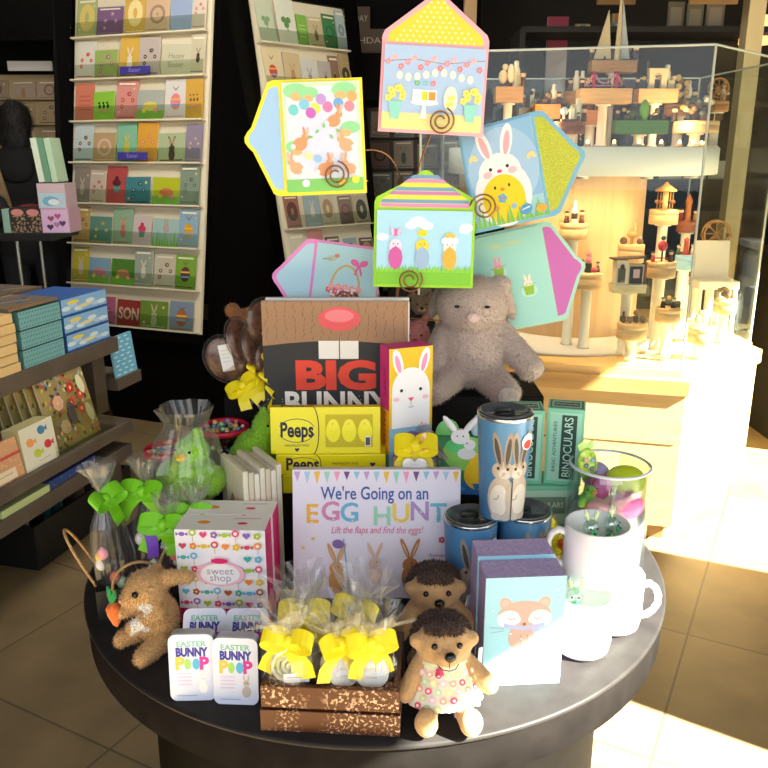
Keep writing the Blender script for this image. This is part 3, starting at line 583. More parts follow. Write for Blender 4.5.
# ---------------------------------------------------------------- tumblers
def tumbler(name, label, loc, rz=0, hgt=.17, pic=0):
    o = thing('travel_tumbler', label, 'tumbler', loc, rz, 'blue rabbit tumblers'); r0, r1 = .0335, .0415
    blue = M('4f86b4', .35); q = MB(); q.lathe([(0, 0), (r0-.002, 0), (r0, .003), (r1, hgt-.012), (r1, hgt-.006)], blue, 48)
    def wrap(v):
        z = v.y; rad = r0+(r1-r0)*min(1, max(0, z/hgt))+.0003+v.z; a = -PI/2+v.x/rad; return Vector((rad*math.cos(a), rad*math.sin(a), z))
    q.face(Matrix.Identity(4), wrap); q.dl = .00006
    for bx, fl in ((-.010, 1), (.018, -1)):
        q.e(bx, .040, .021, .036, 'c8b8a4'); q.e(bx-.003*fl, .036, .014, .026, 'e4dacb'); q.e(bx+.001*fl, .085, .0165, .015, 'c4b29c'); q.e(bx+.004*fl, .080, .009, .008, 'd9cdc0')
        for f in (-1, 1): q.e(bx+.008*f, .118, .0062, .028, 'a09080', rot=-9*f+4*fl); q.e(bx+.008*f, .116, .0034, .021, '4a4440', rot=-9*f+4*fl)
        q.e(bx-.006*fl, .089, .0022, .0026, '2c211a'); q.e(bx+.008*fl, .088, .0022, .0026, '2c211a'); q.e(bx+.003*fl, .081, .002, .0014, 'c88878')
        q.st([(bx+.003*fl, .079), (bx-.001*fl, .076)], .0007, '5a4a40'); q.e(bx-.006, .010, .008, .006, 'cabfb2'); q.e(bx+.008, .009, .008, .006, 'c4b8aa'); q.st(arc((bx-.008, .05), .005, .012, 240, 340), .0012, '8a7c70')
    q.st([(.006, .004), (.006, .07)], .0016, '3a3430'); q.e(.031, .128, .013, .013, 'e4e8ea' if pic else 'dce8e6'); q.e(.031, .124, .009, .007, 'c8403c' if pic else '6ea890')
    q.build('tumbler_body', o)
    st = M('c4c8ca', .18, .9); q = MB(); q.lathe([(r1, hgt-.006), (r1+.001, hgt-.003), (r1+.0005, hgt), (r1-.003, hgt), (r1-.004, hgt-.004)], st, 48); q.build('steel_rim', o)
    q = MB(); q.lathe([(r1-.002, hgt+.001), (r1-.0025, hgt+.0025), (r1-.005, hgt+.0025), (r1-.007, hgt-.004), (0, hgt-.004)], M('5c6062', .12, .25), 48); q.lathe([(.014, hgt-.0038), (.014, hgt-.001), (0, hgt-.001)], M('16171a', .3), 24, X=T(0, .008, 0)); q.build('lid', o)
    return o
tumbler('t', 'lower left blue rabbit tumbler, beside the egg hunt book', (.134, 1.128, TZ), 10, .166)
tumbler('t', 'lower right blue rabbit tumbler, next to the yellow chick', (.221, 1.150, TZ), 30, .166)
tumbler('t', 'tall blue rabbit tumbler balanced on top of two others', (.181, 1.133, TZ+.1675), 4, .166, 1)

# ---------------------------------------------------------------- mugs, bowl and the things in them
wht = M('ecebea', .22, name='glazed')
def mug(label, loc, rz, r=.043, h=.092, grp='white mugs', fold=0):
    o = thing('mug', label, 'mug', loc, rz, grp); q = MB()
    q.lathe([(0, .0005), (r*.80, 0), (r*.93, .006), (r, .022), (r, h-.002), (r-.0015, h), (r-.0035, h-.001), (r-.0045, .02), (r*.7, .006), (0, .005)], wht, 48); q.build('cup', o)
    q = MB(); q.tube([(-r*.95, 0, h*.80), (-r-.008, 0, h*.84), (-r-.017, 0, h*.77), (-r-.022, 0, h*.64), (-r-.022, 0, h*.50), (-r-.016, 0, h*.36), (-r-.008, 0, h*.27), (-r*.96, 0, h*.24)], [.006, .0055, .005, .005, .005, .005, .0055, .006], wht, 12); q.build('handle', o)
    return o
mug('left lower white mug, mostly in the sunlight, beside the fox gift boxes', (.290, 1.028, TZ), -100, .042, .092)
mug('right lower white mug nearest the table rim, its handle to the right', (.352, 1.090, TZ), 168, .043, .092)
mug('upper white mug stacked on two others, crystal bunnies standing inside', (.312, 1.066, TZ+.0925), -8, .047, .092)
CR = M('e6f6ee', .05, 0, 'glass', .18); CG = M('58d98a', .10, name='green_glass')
def crystal(label, loc, rz, tint):
    o = thing('glass_rabbit', label, 'figurine', loc, rz, 'clear and green glass rabbits'); gm = M(tint, .08)
    q = MB(); q.ell((0, 0, .018), (.0145, .0125, .019), CR); q.ell((0, -.002, .045), (.0125, .0115, .0125), CR)
    for f in (-1, 1): q.ell((.007*f, 0, .064), (.004, .003, .0115), CR, rot=R('Y', 14*f)); q.ell((.011*f, -.009, .022), (.004, .005, .007), CR); q.ell((.008*f, -.009, .004), (.006, .007, .004), CR)
    q.build('rabbit_body', o)
    q = MB(); q.ell((0, -.003, .018), (.008, .009, .013), gm); q.ell((0, -.012, .040), (.005, .003, .005), gm)
    for f in (-1, 1): q.ell((.007*f, -.003, .064), (.0022, .0012, .008), M('c8dc9a', .3), rot=R('Y', 14*f))
    q.build('green_core', o)
    q = MB(); q.ell((0, -.0150, .042), .0016, '151515', n=8)
    for f in (-1, 1): q.ell((.005*f, -.0125, .048), .0014, '151515', n=8)
    q.build('eyes_and_nose', o); return o
mz = TZ+.0925+.006
crystal('glass rabbit with green belly, left one standing in the upper mug', (.298, 1.052, mz+.040), 8, '2fc46a')
crystal('glass rabbit turned sideways, right one standing in the upper mug', (.329, 1.063, mz+.040), 60, '2fa85e')
crystal('small glass rabbit standing low in the left lower mug', (.272, 1.012, TZ+.052), -10, '38c46c')
q = MB(); q.lathe([(0, 0), (.030, 0), (.034, .030), (0, .034)], M('2e7a4c', .4, 0, 'noise', 200, .3, 1), 20, wob=.1); tag(q.build('shredded_filler'), 'dark green filler under the glass rabbits in upper mug', 'filler', loc=(.312, 1.066, mz+.004))
q = MB(); q.lathe([(0, 0), (.027, 0), (.030, .038), (0, .042)], M('d8e8d8', .4, 0, 'noise', 200, .3, 1), 20, wob=.1); tag(q.build('shredded_filler'), 'pale filler inside the left lower mug', 'filler', loc=(.290, 1.028, TZ+.006))
# big glass bowl
bo = thing('glass_vase', 'big clear glass cylinder bowl filled with plastic Easter eggs and toys', 'bowl', (.371, 1.225, TZ))
q = MB(); R0 = .066; q.lathe([(0, .0), (R0, 0), (R0, .212), (R0-.0012, .214), (R0-.003, .212), (R0-.003, .008), (0, .008)], M('eef4f4', .04, 0, 'glass', .09), 56); q.build('glass_wall', bo)
q = MB(); q.lathe([(R0-.0032, .210), (R0+.0005, .211), (R0+.0005, .2135), (R0-.0032, .2145)], M('dfe6ea', .1), 56); q.build('rim', bo)
q = MB(); q.lathe([(0, .009), (R0-.006, .009), (R0-.005, .132), (R0-.03, .140), (0, .142)], M('ece4f2', .7, 0, 'noise', 90, .06, 1), 30, wob=.05); tag(q.build('tissue_paper'), 'white and lilac tissue filling the lower half of the glass bowl', 'tissue', loc=(.371, 1.225, TZ))
def pegg(label, loc, rot, c1, c2, s=1.0, name='plastic_egg', lab=0):
    o = thing(name, label, 'egg', loc, rot[2], 'plastic eggs in the glass bowl', rx=rot[0], ry=rot[1])
    for nm, c, sgn in (('upper_shell', c1, 1), ('lower_shell', c2, -1)):
        q = MB(); pr = []
        for i in range(9): t = PI/2*i/8; pr.append((.0255*s*math.cos(t), sgn*(.034 if sgn > 0 else .026)*s*math.sin(t)))
        if sgn < 0: pr = pr[::-1]
        q.lathe(pr, M(c, .25), 28)
        q.build(nm, o)
    if lab:
        q = MB(); q.face(Matrix.Identity(4), lambda v: Vector((.0262*math.cos(v.x/.0262-PI/2), .0262*math.sin(v.x/.0262-PI/2), v.y))); q.dl = .0002
        for k in range(6): q.st([(-.012+.024*j/6, .008-.003*k) for j in range(7)], .0031, ('e8e8e0', '70a060', 'f0f0e8', '808878', 'e8a060', 'f0f0e8')[k])
        q.build('paper_label', o)
    return o
bz = TZ
pegg('lime yellow plastic egg with a printed label, topmost in the glass bowl', (0.390, 1.215, bz+.184), (20, 70, 10), 'c6d830', 'd6e040', 1.1, lab=1)
pegg('bright pink plastic egg resting at the front of the glass bowl', (0.386, 1.180, bz+.158), (70, 20, 60), 'ee78b4', 'f08cc0', .9)
pegg('magenta plastic egg in the middle of the glass bowl', (0.347, 1.205, bz+.178), (20, 30, 0), 'c23c8c', 'd04c98', .8)
pegg('lavender plastic egg at the back of the glass bowl', (0.358, 1.262, bz+.178), (60, 30, 0), 'b8a8dc', 'c4b8e4', .9)
pegg('pale pink plastic egg pressed against the left wall of the bowl', (0.341, 1.183, bz+.150), (80, 0, 30), 'f0b0b4', 'ee9c40', .8)
o = thing('candy_pouch', 'small lime foil pouch with blue flowers poking out of the glass bowl', 'pouch', (.338, 1.226, bz+.185), 15, ry=-10)
q = MB(); q.ell((0, 0, .028), (.018, .008, .030), M('b8d858', .3, 0, 'noise', 120, .3)); q.build('foil_bag', o)
q = MB(); q.face(FRONT @ T(0, 0, .0085)); q.dl = .0001
for x, y, c in ((-.006, .03, '3a5aa0'), (.006, .036, '70a8e0'), (.003, .022, '3a70b0'), (-.005, .04, 'e890b0'), (.007, .046, '90c850')): q.fl(x, y, .0045, c)
q.build('printed_flowers', o)
q = MB(); q.prism([(-.012, .054), (.012, .054), (.016, .068), (.004, .064), (-.004, .070), (-.015, .066)], -.001, .001, M('a8cc70', .3), X=FRONT); q.build('crimped_top', o)
o = thing('toy_frog', 'small lime green toy with orange spot in the glass bowl by the pouch', 'toy', (.332, 1.195, bz+.163), 0)
q = MB(); plush(q, [((0, 0, 0), (.017, .014, .014)), ((0, -.004, .017), (.012, .011, .010)), ((-.012, -.008, -.004), .008), ((.012, -.008, -.004), .008)], lambda p: M('8ccf46', .7, 0, 'fur', 300), .003); q.build('frog_body', o)
q = MB(); q.ell((.004, -.014, .018), (.005, .003, .004), 'f0a030', n=10); q.ell((-.006, -.013, .022), .002, '202020', n=8); q.ell((.008, -.012, .024), .002, '202020', n=8); q.build('face', o)

# ---------------------------------------------------------------- plush toys
def F_(h, sc=260, amt=.14): return M(h, .9, 0, 'fur', sc, amt)
# grey plush bunny on the tall riser
o = thing('plush_bunny', 'grey brown plush bunny with pale nose sitting on the tall black riser', 'plush toy', (.172, 1.545, 1.0005), -6); o.scale = (1.17, 1.17, 1.08)
g = F_('b8a599', 260, .08); q = MB()
plush(q, [((0, 0, .070), (.062, .055, .070)), ((0, -.008, .155), (.060, .054, .056)), ((0, -.032, .142), (.036, .032, .030)), ((-.040, .0, .100), (-.070, -.045, .045), .026, .022), ((.045, .0, .105), (.098, -.035, .050), .026, .024), ((-.035, -.03, .025), (-.058, -.090, .018), .030, .024), ((.035, -.03, .025), (.060, -.085, .018), .030, .024), ((-.055, .02, .165), (.014, .010, .045), R('Y', 20)), ((.055, .02, .165), (.014, .010, .045), R('Y', -20)), ((-.045, .005, .195), (.020, .012, .018)), ((.045, .005, .192), (.020, .012, .018))], lambda p: g, .0045, 16000, .0065, .0008, .6)
q.build('plush_body', o)
q = MB(); q.ell((.002, -.068, .146), (.011, .006, .009), F_('d8bdb6')); q.build('nose', o)
for f in (-1, 1):
    q = MB(); q.ell((.024*f, -.0585, .163), (.0048, .003, .0026), M('1a1210', .1), n=10); q.build('eye', o)
for f in (-1, 1):
    q = MB(); q.ell((.060*f, -.110, .020), (.017, .004, .018), F_('b3a29a')); q.build('foot_pad', o)
# pink plush behind, and little bear doll
o = thing('plush_bunny', 'small pink plush bunny peeping out left of the grey bunny', 'plush toy', (.063, 1.605, 1.0005), 0); q = MB(); g = F_('d98a88')
plush(q, [((0, 0, .035), (.028, .025, .035)), ((0, -.005, .095), (.032, .028, .030)), ((-.020, .005, .125), (.008, .006, .020), R('Y', -20)), ((.020, .005, .125), (.008, .006, .020), R('Y', 20)), ((-.02, -.02, .012), .015), ((.02, -.02, .012), .015)], lambda p: g, .004, 4000, .005, .0008)
q.build('plush_body', o); q = MB()
for f in (-1, 1): q.ell((.012*f, -.031, .10), .0025, M('151010', .1), n=8)
q.ell((0, -.034, .09), (.005, .003, .004), 'b84858', n=8); q.build('eyes_and_nose', o)
o = thing('toy_bear', 'small tan bear doll in a dark blue jacket under the wire cards', 'doll', (.078, 1.655, 1.0005), 0); q = MB(); tan = F_('9a8468'); nav = F_('2c3038')
plush(q, [((0, 0, .045), (.024, .02, .045)), ((0, 0, .095), (.024, .02, .035)), ((0, -.002, .148), (.023, .021, .021)), ((-.018, 0, .168), .008), ((.018, 0, .168), .008), ((-.022, 0, .11), (-.032, -.012, .07), .009, .008), ((.022, 0, .11), (.032, -.012, .07), .009, .008)], lambda p: tan if p.z > .128 or p.z < .03 else nav, .0035, 2500, .003, .0006); q.build('bear_body', o); q = MB()
for f in (-1, 1): q.ell((.009*f, -.0215, .152), .002, M('151010', .1), n=8)
q.ell((0, -.024, .144), (.004, .003, .003), '201614', n=8); q.ell((0, -.017, .141), (.010, .008, .007), F_('c4b090'), n=10); q.build('face', o)
# brown teddy behind the biscuits
o = thing('teddy_bear', 'brown teddy bear sitting on the tall riser behind the chocolate pops', 'plush toy', (-.268, 1.585, 1.0005), -8); q = MB(); g = F_('9a6430')
plush(q, [((0, 0, .05), (.04, .035, .05)), ((0, -.005, .118), (.041, .038, .037)), ((-.038, .0, .148), .015), ((.038, .0, .148), .015), ((0, -.035, .108), (.018, .014, .014)), ((-.03, 0, .08), (-.045, -.03, .04), .016, .014), ((.03, 0, .08), (.045, -.03, .04), .016, .014)], lambda p: g, .004, 7000, .005, .0008); q.build('plush_body', o); q = MB()
for f in (-1, 1): q.ell((.016*f, -.040, .128), .003, M('120c08', .1), n=8)
q.ell((0, -.050, .113), (.007, .004, .005), M('1a100c', .3), n=10); q.build('eyes_and_nose', o)
# hare with carrot
o = thing('plush_hare', 'tan plush hare with white chest hugging an orange carrot at table edge', 'plush toy', (-.336, 1.040, TZ+.001), -42); o.scale = (.88, .88, .90); q = MB(); tn = F_('c99e66'); wh = F_('e8e2d8')
def hc(p):
    if (p-Vector((.006, -.036, .052))).length < .018: return wh
    if (p-Vector((.020, -.030, .084))).length < .012: return wh
    return tn
plush(q, [((0, .004, .045), (.036, .034, .044)), ((-.004, -.012, .103), (.034, .036, .032)), ((-.010, -.038, .095), (.018, .018, .015)), ((.020, .016, .122), (.036, .046, .116), .013, .010), ((-.022, .02, .120), (-.03, .045, .085), .010, .008), ((-.024, -.008, .070), (-.036, -.044, .060), .013, .011), ((.026, -.008, .070), (.004, -.048, .052), .013, .011), ((-.028, -.015, .018), (-.034, -.048, .014), .017, .014), ((.028, -.015, .020), (.036, -.052, .014), .019, .015)], hc, .0038, 9000, .006, .0008)
q.build('plush_body', o); q = MB()
for c in ((.0155, -.043, .113), (-.030, -.028, .113)): q = MB(); q.ell(c, .0055, M('120c0a', .08), n=12); q.build('eye', o)
q = MB(); q.ell((-.010, -.056, .098), (.004, .003, .003), 'd09080', n=8); q.build('nose', o)
q = MB(); q.lathe([(0, 0), (.006, .006), (.011, .022), (.012, .034), (.006, .041), (0, .042)], F_('ee7430'), 16, X=T(-.036, -.052, .038) @ R('Y', -14)); q.build('carrot', o)
q = MB()
for k, (dx, dy) in enumerate(((0, 0), (.006, .003), (-.006, .002))): q.tube([(-.046, -.052, .076), (-.049+dx, -.052+dy, .090), (-.052+dx*1.8, -.050+dy, .101)], [.003, .0048, .0022], F_('2c9a50'), 8)
q.build('carrot_leaves', o)
# hedgehogs
def hedgehog(label, loc, rz, rx, dress):
    o = thing('plush_hedgehog', label, 'plush toy', loc, rz, 'plush hedgehogs', rx=rx); o.scale = (.97, .97, .93); q = MB(); sk = F_('c09868', 200, .06); dk = F_('4a2c1c', 300, .3)
    plush(q, [((0, 0, .048), (.032, .026, .036)), ((0, -.004, .101), (.0385, .034, .034)), ((0, -.030, .095), (.019, .018, .015)), ((-.036, -.008, .108), .011), ((.036, -.008, .108), .011), ((-.028, .0, .074), (-.054, -.022, .040), .014, .0135), ((.028, .0, .074), (.058, -.020, .046), .014, .0135), ((-.018, -.014, .024), (-.030, -.048, .010), .013, .014), ((.018, -.014, .024), (.026, -.052, .010), .013, .014), ((-.030, -.054, .014), (.016, .011, .019), R('X', -12)), ((.027, -.058, .014), (.016, .011, .019), R('X', -12))], lambda p: sk, .0032, 2500, .0022, .0006)
    q.build('plush_body', o)
    q = MB(); plush(q, [((0, .018, .104), (.041, .029, .034)), ((0, -.014, .127), (.028, .018, .009)), ((0, .020, .058), (.034, .022, .042))], lambda p: dk, .0036, 9000, .007, .0011, .2); q.build('spines', o)
    q = MB()
    for f in (-1, 1): q.ell((.0165*f, -.0360, .111), (.0042, .0035, .0045), M('1a100c', .08), n=12)
    q.ell((.002, -.050, .102), (.0078, .006, .0068), M('14100e', .25), n=12); q.build('eyes_and_nose', o)
    q = MB(); q.tube([(.001, -.0495, .095), (.001, -.0475, .085)], .0006, '3a2418', 6); q.tube([(-.014, -.0425, .089), (-.008, -.0465, .0835), (.001, -.0478, .082), (.009, -.0465, .0835), (.014, -.0425, .089)], .0007, '3a2418', 6); q.build('mouth', o)
    if dress:
        cl = M('f0ecdc', .8); q = MB(); pr = [(.031, .078), (.035, .068), (.041, .050), (.049, .034), (.053, .022)]; q.lathe(pr, cl, 40, wob=.05, seed=3, X=Matrix.Scale(.86, 4, (0, 1, 0)))
        def wr(v):
            z = v.y; k = (.080-z)/.058; rad = .0305+.0235*k+.0015+v.z; a = -PI/2+v.x/.042; return Vector((rad*math.cos(a), rad*.86*math.sin(a), z))
        q.face(Matrix.Identity(4), wr); q.dl = .00015
        for i, (x, y) in enumerate([(-.034+.0115*a+.0055*(b % 2), .027+.011*b) for b in range(5) for a in range(7)]):
            c = ('e0486e', 'd8dc90', 'f0a890', 'b8d8b0', 'f4c8d0')[(i*3) % 5]; q.e(x, y, .0042, .0042, c, n=10); q.e(x, y, .0020, .0020, 'f6e8e0', n=8)
        q.build('dress', o)
        q = MB(); q.tube([(.028*math.sin(t), -.028*math.cos(t)*.95-.002, .078+.003*math.cos(t)) for t in [2*PI*i/20 for i in range(20)]], .005, M('dfe6c0', .8), 8, closed=True); q.tube([(-.010, -.032, .078), (-.010, -.036, .070)], [.004, .006], 'e04870', 8); q.build('collar', o)
    q = MB(); q.prism(rrect(.022, .034, .003), -.0004, .0004, M('eceae6', .5), X=T(.050, .004, .070) @ R('Z', 65) @ R('Y', 20) @ FRONT); q.build('swing_tag', o)
    return o
hedgehog('front plush hedgehog in a dotted dress, feet over the table edge', (.078, .888, TZ+.001), 4, -10, True)
hedgehog('rear plush hedgehog without a dress, sitting behind the dressed one', (.074, 1.022, TZ+.001), 2, -6, False)
# yellow chick
o = thing('plush_chick', 'bright yellow plush chick with orange beak behind the upper mug', 'plush toy', (.262, 1.180, TZ+.001), 35); q = MB(); g = F_('f2df14')
plush(q, [((0, 0, .040), (.036, .034, .042)), ((0, -.004, .095), (.026, .026, .034)), ((0, .034, .062), (.016, .022, .016), R('X', 40)), ((0, -.005, .124), (.014, .012, .016))], lambda p: g, .004, 7000, .005, .0009); q.build('plush_body', o)
q = MB(); q.lathe([(0, 0), (.006, .001), (.010, .012), (.007, .020), (0, .021)], F_('f06a18'), 14, X=T(.006, -.022, .100) @ R('X', 80)); q.build('beak', o); q = MB()
for f in (-1, 1): q = MB(); q.ell((.018*f, -.022, .108), .0025, M('151010', .1), n=8); q.build('eye', o)
q = MB(); q = MB()
for f in (-1, 1): q.ell((.018*f, -.034, .006), (.012, .018, .006), F_('e85a1c'), n=12)
q.build('feet', o)
# lime plushes on the left
def limeplush(label, loc, rz, s=1.0, wrap=True):
    o = thing('plush_chick', label, 'plush toy', loc, rz, 'lime green plush chicks'); q = MB(); g = F_('92cc28'); k = s
    plush(q, [((0, 0, .045*k), (.044*k, .042*k, .046*k)), ((.018*k, -.012*k, .098*k), (.026*k, .025*k, .024*k)), ((-.04*k, .0, .05*k), (.014*k, .026*k, .02*k)), ((.042*k, .006, .05*k), (.014*k, .026*k, .022*k)), ((.022*k, -.004, .122*k), (.010*k, .008*k, .012*k))], lambda p: g, .0042, 8000, .005, .0009); q.build('plush_body', o)
    q = MB(); q.lathe([(0, 0), (.007, .001), (.008, .008), (0, .020)], F_('f2c418'), 12, X=T(.020*k, -.034*k, .098*k) @ R('X', 85)); q.build('beak', o); q = MB()
    for f in (-1, 1): q.ell(((.018+.013*f)*k, -.034*k, .106*k), .0026, M('151010', .1), n=8)
    q.build('eyes', o); return o
limeplush('left lime plush chick, wrapped in crinkled cellophane', (-.330, 1.262, TZ+.118), -25, 1.12)
limeplush('right lime plush chick, leaning on the cream wooden plaques', (-.236, 1.375, TZ+.132), 50, .95)
# ---------------------------------------------------------------- copper crate of wrapped sweets
def bow(o, c, s, m, tails=2, rz=0, name='ribbon_bow', wdt=.014, seed=0):
    q = MB(); X = T(*c) @ R('Z', rz); rr = random.Random(seed)
    for f in (-1, 1):
        pts = []
        for i in range(15):
            t = i/14; a = t*2*PI; pts.append((f*s*.62*(1-math.cos(a))*.8, -.004-.010*math.sin(a*.5), s*.24*math.sin(a)+s*.14*math.sin(PI*t)))
        q.strip(pts, (0, wdt*.75, wdt*.75), m, X)
    for k in range(tails):
        f = -1 if k % 2 else 1; dx = rr.uniform(.3, .8)*f
        q.strip([(0, -.006, 0), (dx*s*.5, -.014, -s*.35), (dx*s*1.0, -.012, -s*.8), (dx*s*1.25, -.016, -s*1.25)], (wdt, 0, wdt*.35*f), m, X)
    q.ell((0, -.007, 0), (wdt*.5, wdt*.45, wdt*.5), m, X, n=10); return q.build(name, o)
def cello_flare(q, c, r, h, seed, tilt=0, n=44, m=None):
    X = T(*c) @ R('Y', tilt); pr = [(r*.16, 0), (r*.22, h*.12), (r*.45, h*.35), (r*.75, h*.65), (r*1.0, h)]
    q.lathe(pr, m or CELLO, n, X, False, wob=.55, seed=seed)
    q.lathe([(a*.7, b*.9) for a, b in pr], m or CELLO, n, X, False, wob=.6, seed=seed+5)
rustm = bpy.data.materials.new('copper_flaked_wood'); rustm.use_nodes = True; nt = rustm.node_tree; N = nt.nodes; Lk = nt.links; bs = N['Principled BSDF']
tc = N.new('ShaderNodeTexCoord'); n1 = N.new('ShaderNodeTexNoise'); n1.inputs['Scale'].default_value = 240; n1.inputs['Detail'].default_value = 6; n2 = N.new('ShaderNodeTexNoise'); n2.inputs['Scale'].default_value = 14
r1 = N.new('ShaderNodeValToRGB'); r2 = N.new('ShaderNodeValToRGB'); mx = N.new('ShaderNodeMixRGB'); mm = N.new('ShaderNodeMath'); mm.operation = 'MULTIPLY'
Lk.new(tc.outputs['Object'], n1.inputs[0]); Lk.new(tc.outputs['Object'], n2.inputs[0]); Lk.new(n1.outputs[0], r1.inputs[0]); Lk.new(n2.outputs[0], r2.inputs[0])
r1.color_ramp.elements[0].position = .54; r1.color_ramp.elements[1].position = .60; r2.color_ramp.elements[0].position = .42; r2.color_ramp.elements[1].position = .62
Lk.new(r1.outputs[0], mm.inputs[0]); Lk.new(r2.outputs[0], mm.inputs[1]); Lk.new(mm.outputs[0], mx.inputs[0]); mx.inputs[1].default_value = lin('502813'); mx.inputs[2].default_value = lin('d8b498')
Lk.new(mx.outputs[0], bs.inputs['Base Color']); bs.inputs['Metallic'].default_value = .15; bs.inputs['Roughness'].default_value = .38
cr = thing('wooden_crate', 'copper coloured slatted wooden crate with pale flakes, full of wrapped treats', 'crate', (-.063, .910, TZ), -4)
W, D = .176, .125
for k in range(2):
    z = .017+.034*k; g = .0015 if k else 0
    for nm, c, d in (('front_slat', (0, -D/2+g, z), (W-2*g, .008, .031)), ('rear_slat', (0, D/2-g, z), (W-2*g, .008, .031)), ('side_slat', (-W/2+.004+g, 0, z), (.008, D-.010, .031)), ('side_slat', (W/2-.004-g, 0, z), (.008, D-.010, .031))):
        q = MB(); q.box(c, d, rustm, .001); q.build(nm, cr)
q = MB(); q.box((0, 0, .0035), (W-.02, D-.01, .006), rustm); q.build('crate_bottom', cr)
for sx in (-1, 1):
    for sy in (-1, 1): q = MB(); q.box((sx*(W/2-.014), sy*(D/2-.009), .036), (.010, .009, .066), rustm, .001); q.build('corner_post', cr)
YR = M('f6e21a', .45); CW = M('f0eee8', .7)
def treat(label, loc, rz, s=1.0, seed=0, kind='roll', ft=0, bz=0):
    o = thing('wrapped_treat', label, 'wrapped sweets', loc, rz, 'treats wrapped in cellophane in the crate'); q = MB()
    if kind == 'roll':
        for k in range(4): q.lathe([((.026-.0065*k)*s, -.020), ((.026-.0065*k)*s, .018), ((.022-.0065*k)*s, .020), ((.021-.0065*k)*s, -.020)], M(('e6e2c0', 'cfd3a0')[k % 2], .7, 0, 'noise', 150, .1), 24, X=T(0, 0, .030*s) @ R('X', 90))
        q.build('candy_roll', o)
        q = MB(); q.prism(rrect(.032, .013, .001), .026, .027, 'dfe6f2', X=T(.006, 0, .018) @ FRONT); q.face(T(.006, 0, .018) @ FRONT @ T(0, 0, .0271)); q.st([(-.012, .001), (.012, .001)], .0015, '8898b0'); q.build('price_sticker', o)
    else:
        q.ell((0, 0, .024*s), (.024*s, .016*s, .024*s), M('ece6d2', .7, 0, 'noise', 120, .12)); q.build('candies', o)
        q = MB(); X = T(.004, -.019, .022) @ R('X', -14) @ FRONT; q.prism(arc((0, 0), .0215, .0215, 0, 348, 28), 0, .0008, CW, X=X); q.face(X @ T(0, 0, .0009)); q.e(0, 0, .017, .017, 'dfe3ea'); q.t('EASTER', 0, .003, .006, 'b0a890'); q.t('treats', 0, -.006, .006, 'b0a890'); q.build('round_tag', o)
    q = MB(); q.lathe([(.020*s, .000), (.033*s, .010), (.036*s, .026), (.030*s, .042), (.014*s, .054), (.007, .060*s)], CELLO, 36, None, False, wob=.18, seed=seed); cello_flare(q, (0, 0, .058*s), .040*s, .052*s, seed, ft); q.build('cellophane', o)
    bow(o, (0, -.008, .063*s), .034*s, YR, 3, bz, wdt=.018, seed=seed); return o
cx, cy = -.068, .912
treat('candy roll wrapped in cellophane with a white sticker, front left in the crate', (-.118, .885, TZ+.054), 6, 1.0, 1, 'roll', -14, -20)
treat('wrapped treat with a tilted round white tag, front middle of the crate', (-.060, .884, TZ+.054), 22, .95, 2, 'tag', -4, 10)
treat('wrapped treat with a round white tag facing out, front right of the crate', (-.018, .884, TZ+.054), -4, .95, 3, 'tag', 8, 20)
treat('wrapped treat at the rear left of the crate, its bow curling over', (-.104, .940, TZ+.062), 0, 1.0, 4, 'tag2', -8, 0)
treat('wrapped treat at the rear right of the crate, one ribbon end sticking out', (-.032, .942, TZ+.062), 0, 1.0, 5, 'tag2', 10, -30)
# heart tag treat on the riser front
o = thing('wrapped_treat', 'wrapped sweets with a white heart tag and yellow bow above the egg hunt book', 'wrapped sweets', (.052, 1.246, TZ+.190), 0)
q = MB(); q.ell((0, 0, .012), (.032, .020, .024), M('d9dcc0', .6, 0, 'noise', 90, .3)); q.build('candies', o)
q = MB(); X = T(-.002, -.023, .018) @ FRONT; q.prism([(.019*1.05*math.sin(t)**3, .0013*(13*math.cos(t)-5*math.cos(2*t)-2*math.cos(3*t)-math.cos(4*t))) for t in [2*PI*i/30 for i in range(30)]], 0, .001, CW, X=X); q.face(X @ T(0, 0, .0011)); q.t('Happy', 0, .005, .007, 'c8c0d8'); q.t('Easter', 0, -.003, .007, 'c8c0d8'); q.build('heart_tag', o)
q = MB(); q.lathe([(.028, -.012), (.040, .004), (.038, .020), (.020, .034), (.008, .042)], CELLO, 30, None, False, wob=.2, seed=9); q.build('cellophane', o)
bow(o, (0, .0, .048), .036, YR, 2, 0, wdt=.026, seed=3)
q = MB(); q.box((0, .0, -.096), (.085, .045, .166), M('0f0e0e', .7), .002); tag(q.build('display_riser'), 'slim black riser between egg hunt book and the riser block', 'riser', loc=(.052, 1.247, TZ+.0835+.0955-.083+.0005-.0005))
# gift bag with rabbit and chick
def bagart(q, w, h):
    q.r(0, 0, w, h, '3c8a5c'); q.e(w*.5, h*.72, w*.45, h*.30, '8ed060'); q.e(w*.3, h*.85, w*.2, h*.12, '5fd07a'); q.r(0, 0, w, h*.22, '2f6fb8')
    q.e(w*.72, h*.35, w*.26, h*.26, 'f4c81c'); q.e(w*.68, h*.62, w*.14, h*.12, 'f4c81c'); q.e(w*.5, h*.72, w*.17, h*.10, 'dfe0e4'); q.e(w*.55, h*.88, w*.11, h*.09, 'ecebee')
    q.e(w*.50, h*.90, w*.02, h*.01, '303040'); q.p([(w*.62, h*.2), (w*.7, h*.05), (w*.8, h*.2)], '2f6fb8'); q.e(w*.3, h*.1, w*.2, h*.05, '3f9ad0')
for_bag = thing('gift_bag', 'green and blue gift bag with a white rabbit and yellow chick, left of tall tumbler', 'gift bag', (.142, 1.288, .8805), -4)
q = MB(); q.prism([(-.046, 0), (.046, 0), (.050, .105), (-.050, .105)], -.030, .0, '3c8a5c', X=FRONT); q.face(FRONT @ T(-.046, 0, .0002)); bagart(q, .092, .105); q.build('bag_body', for_bag)
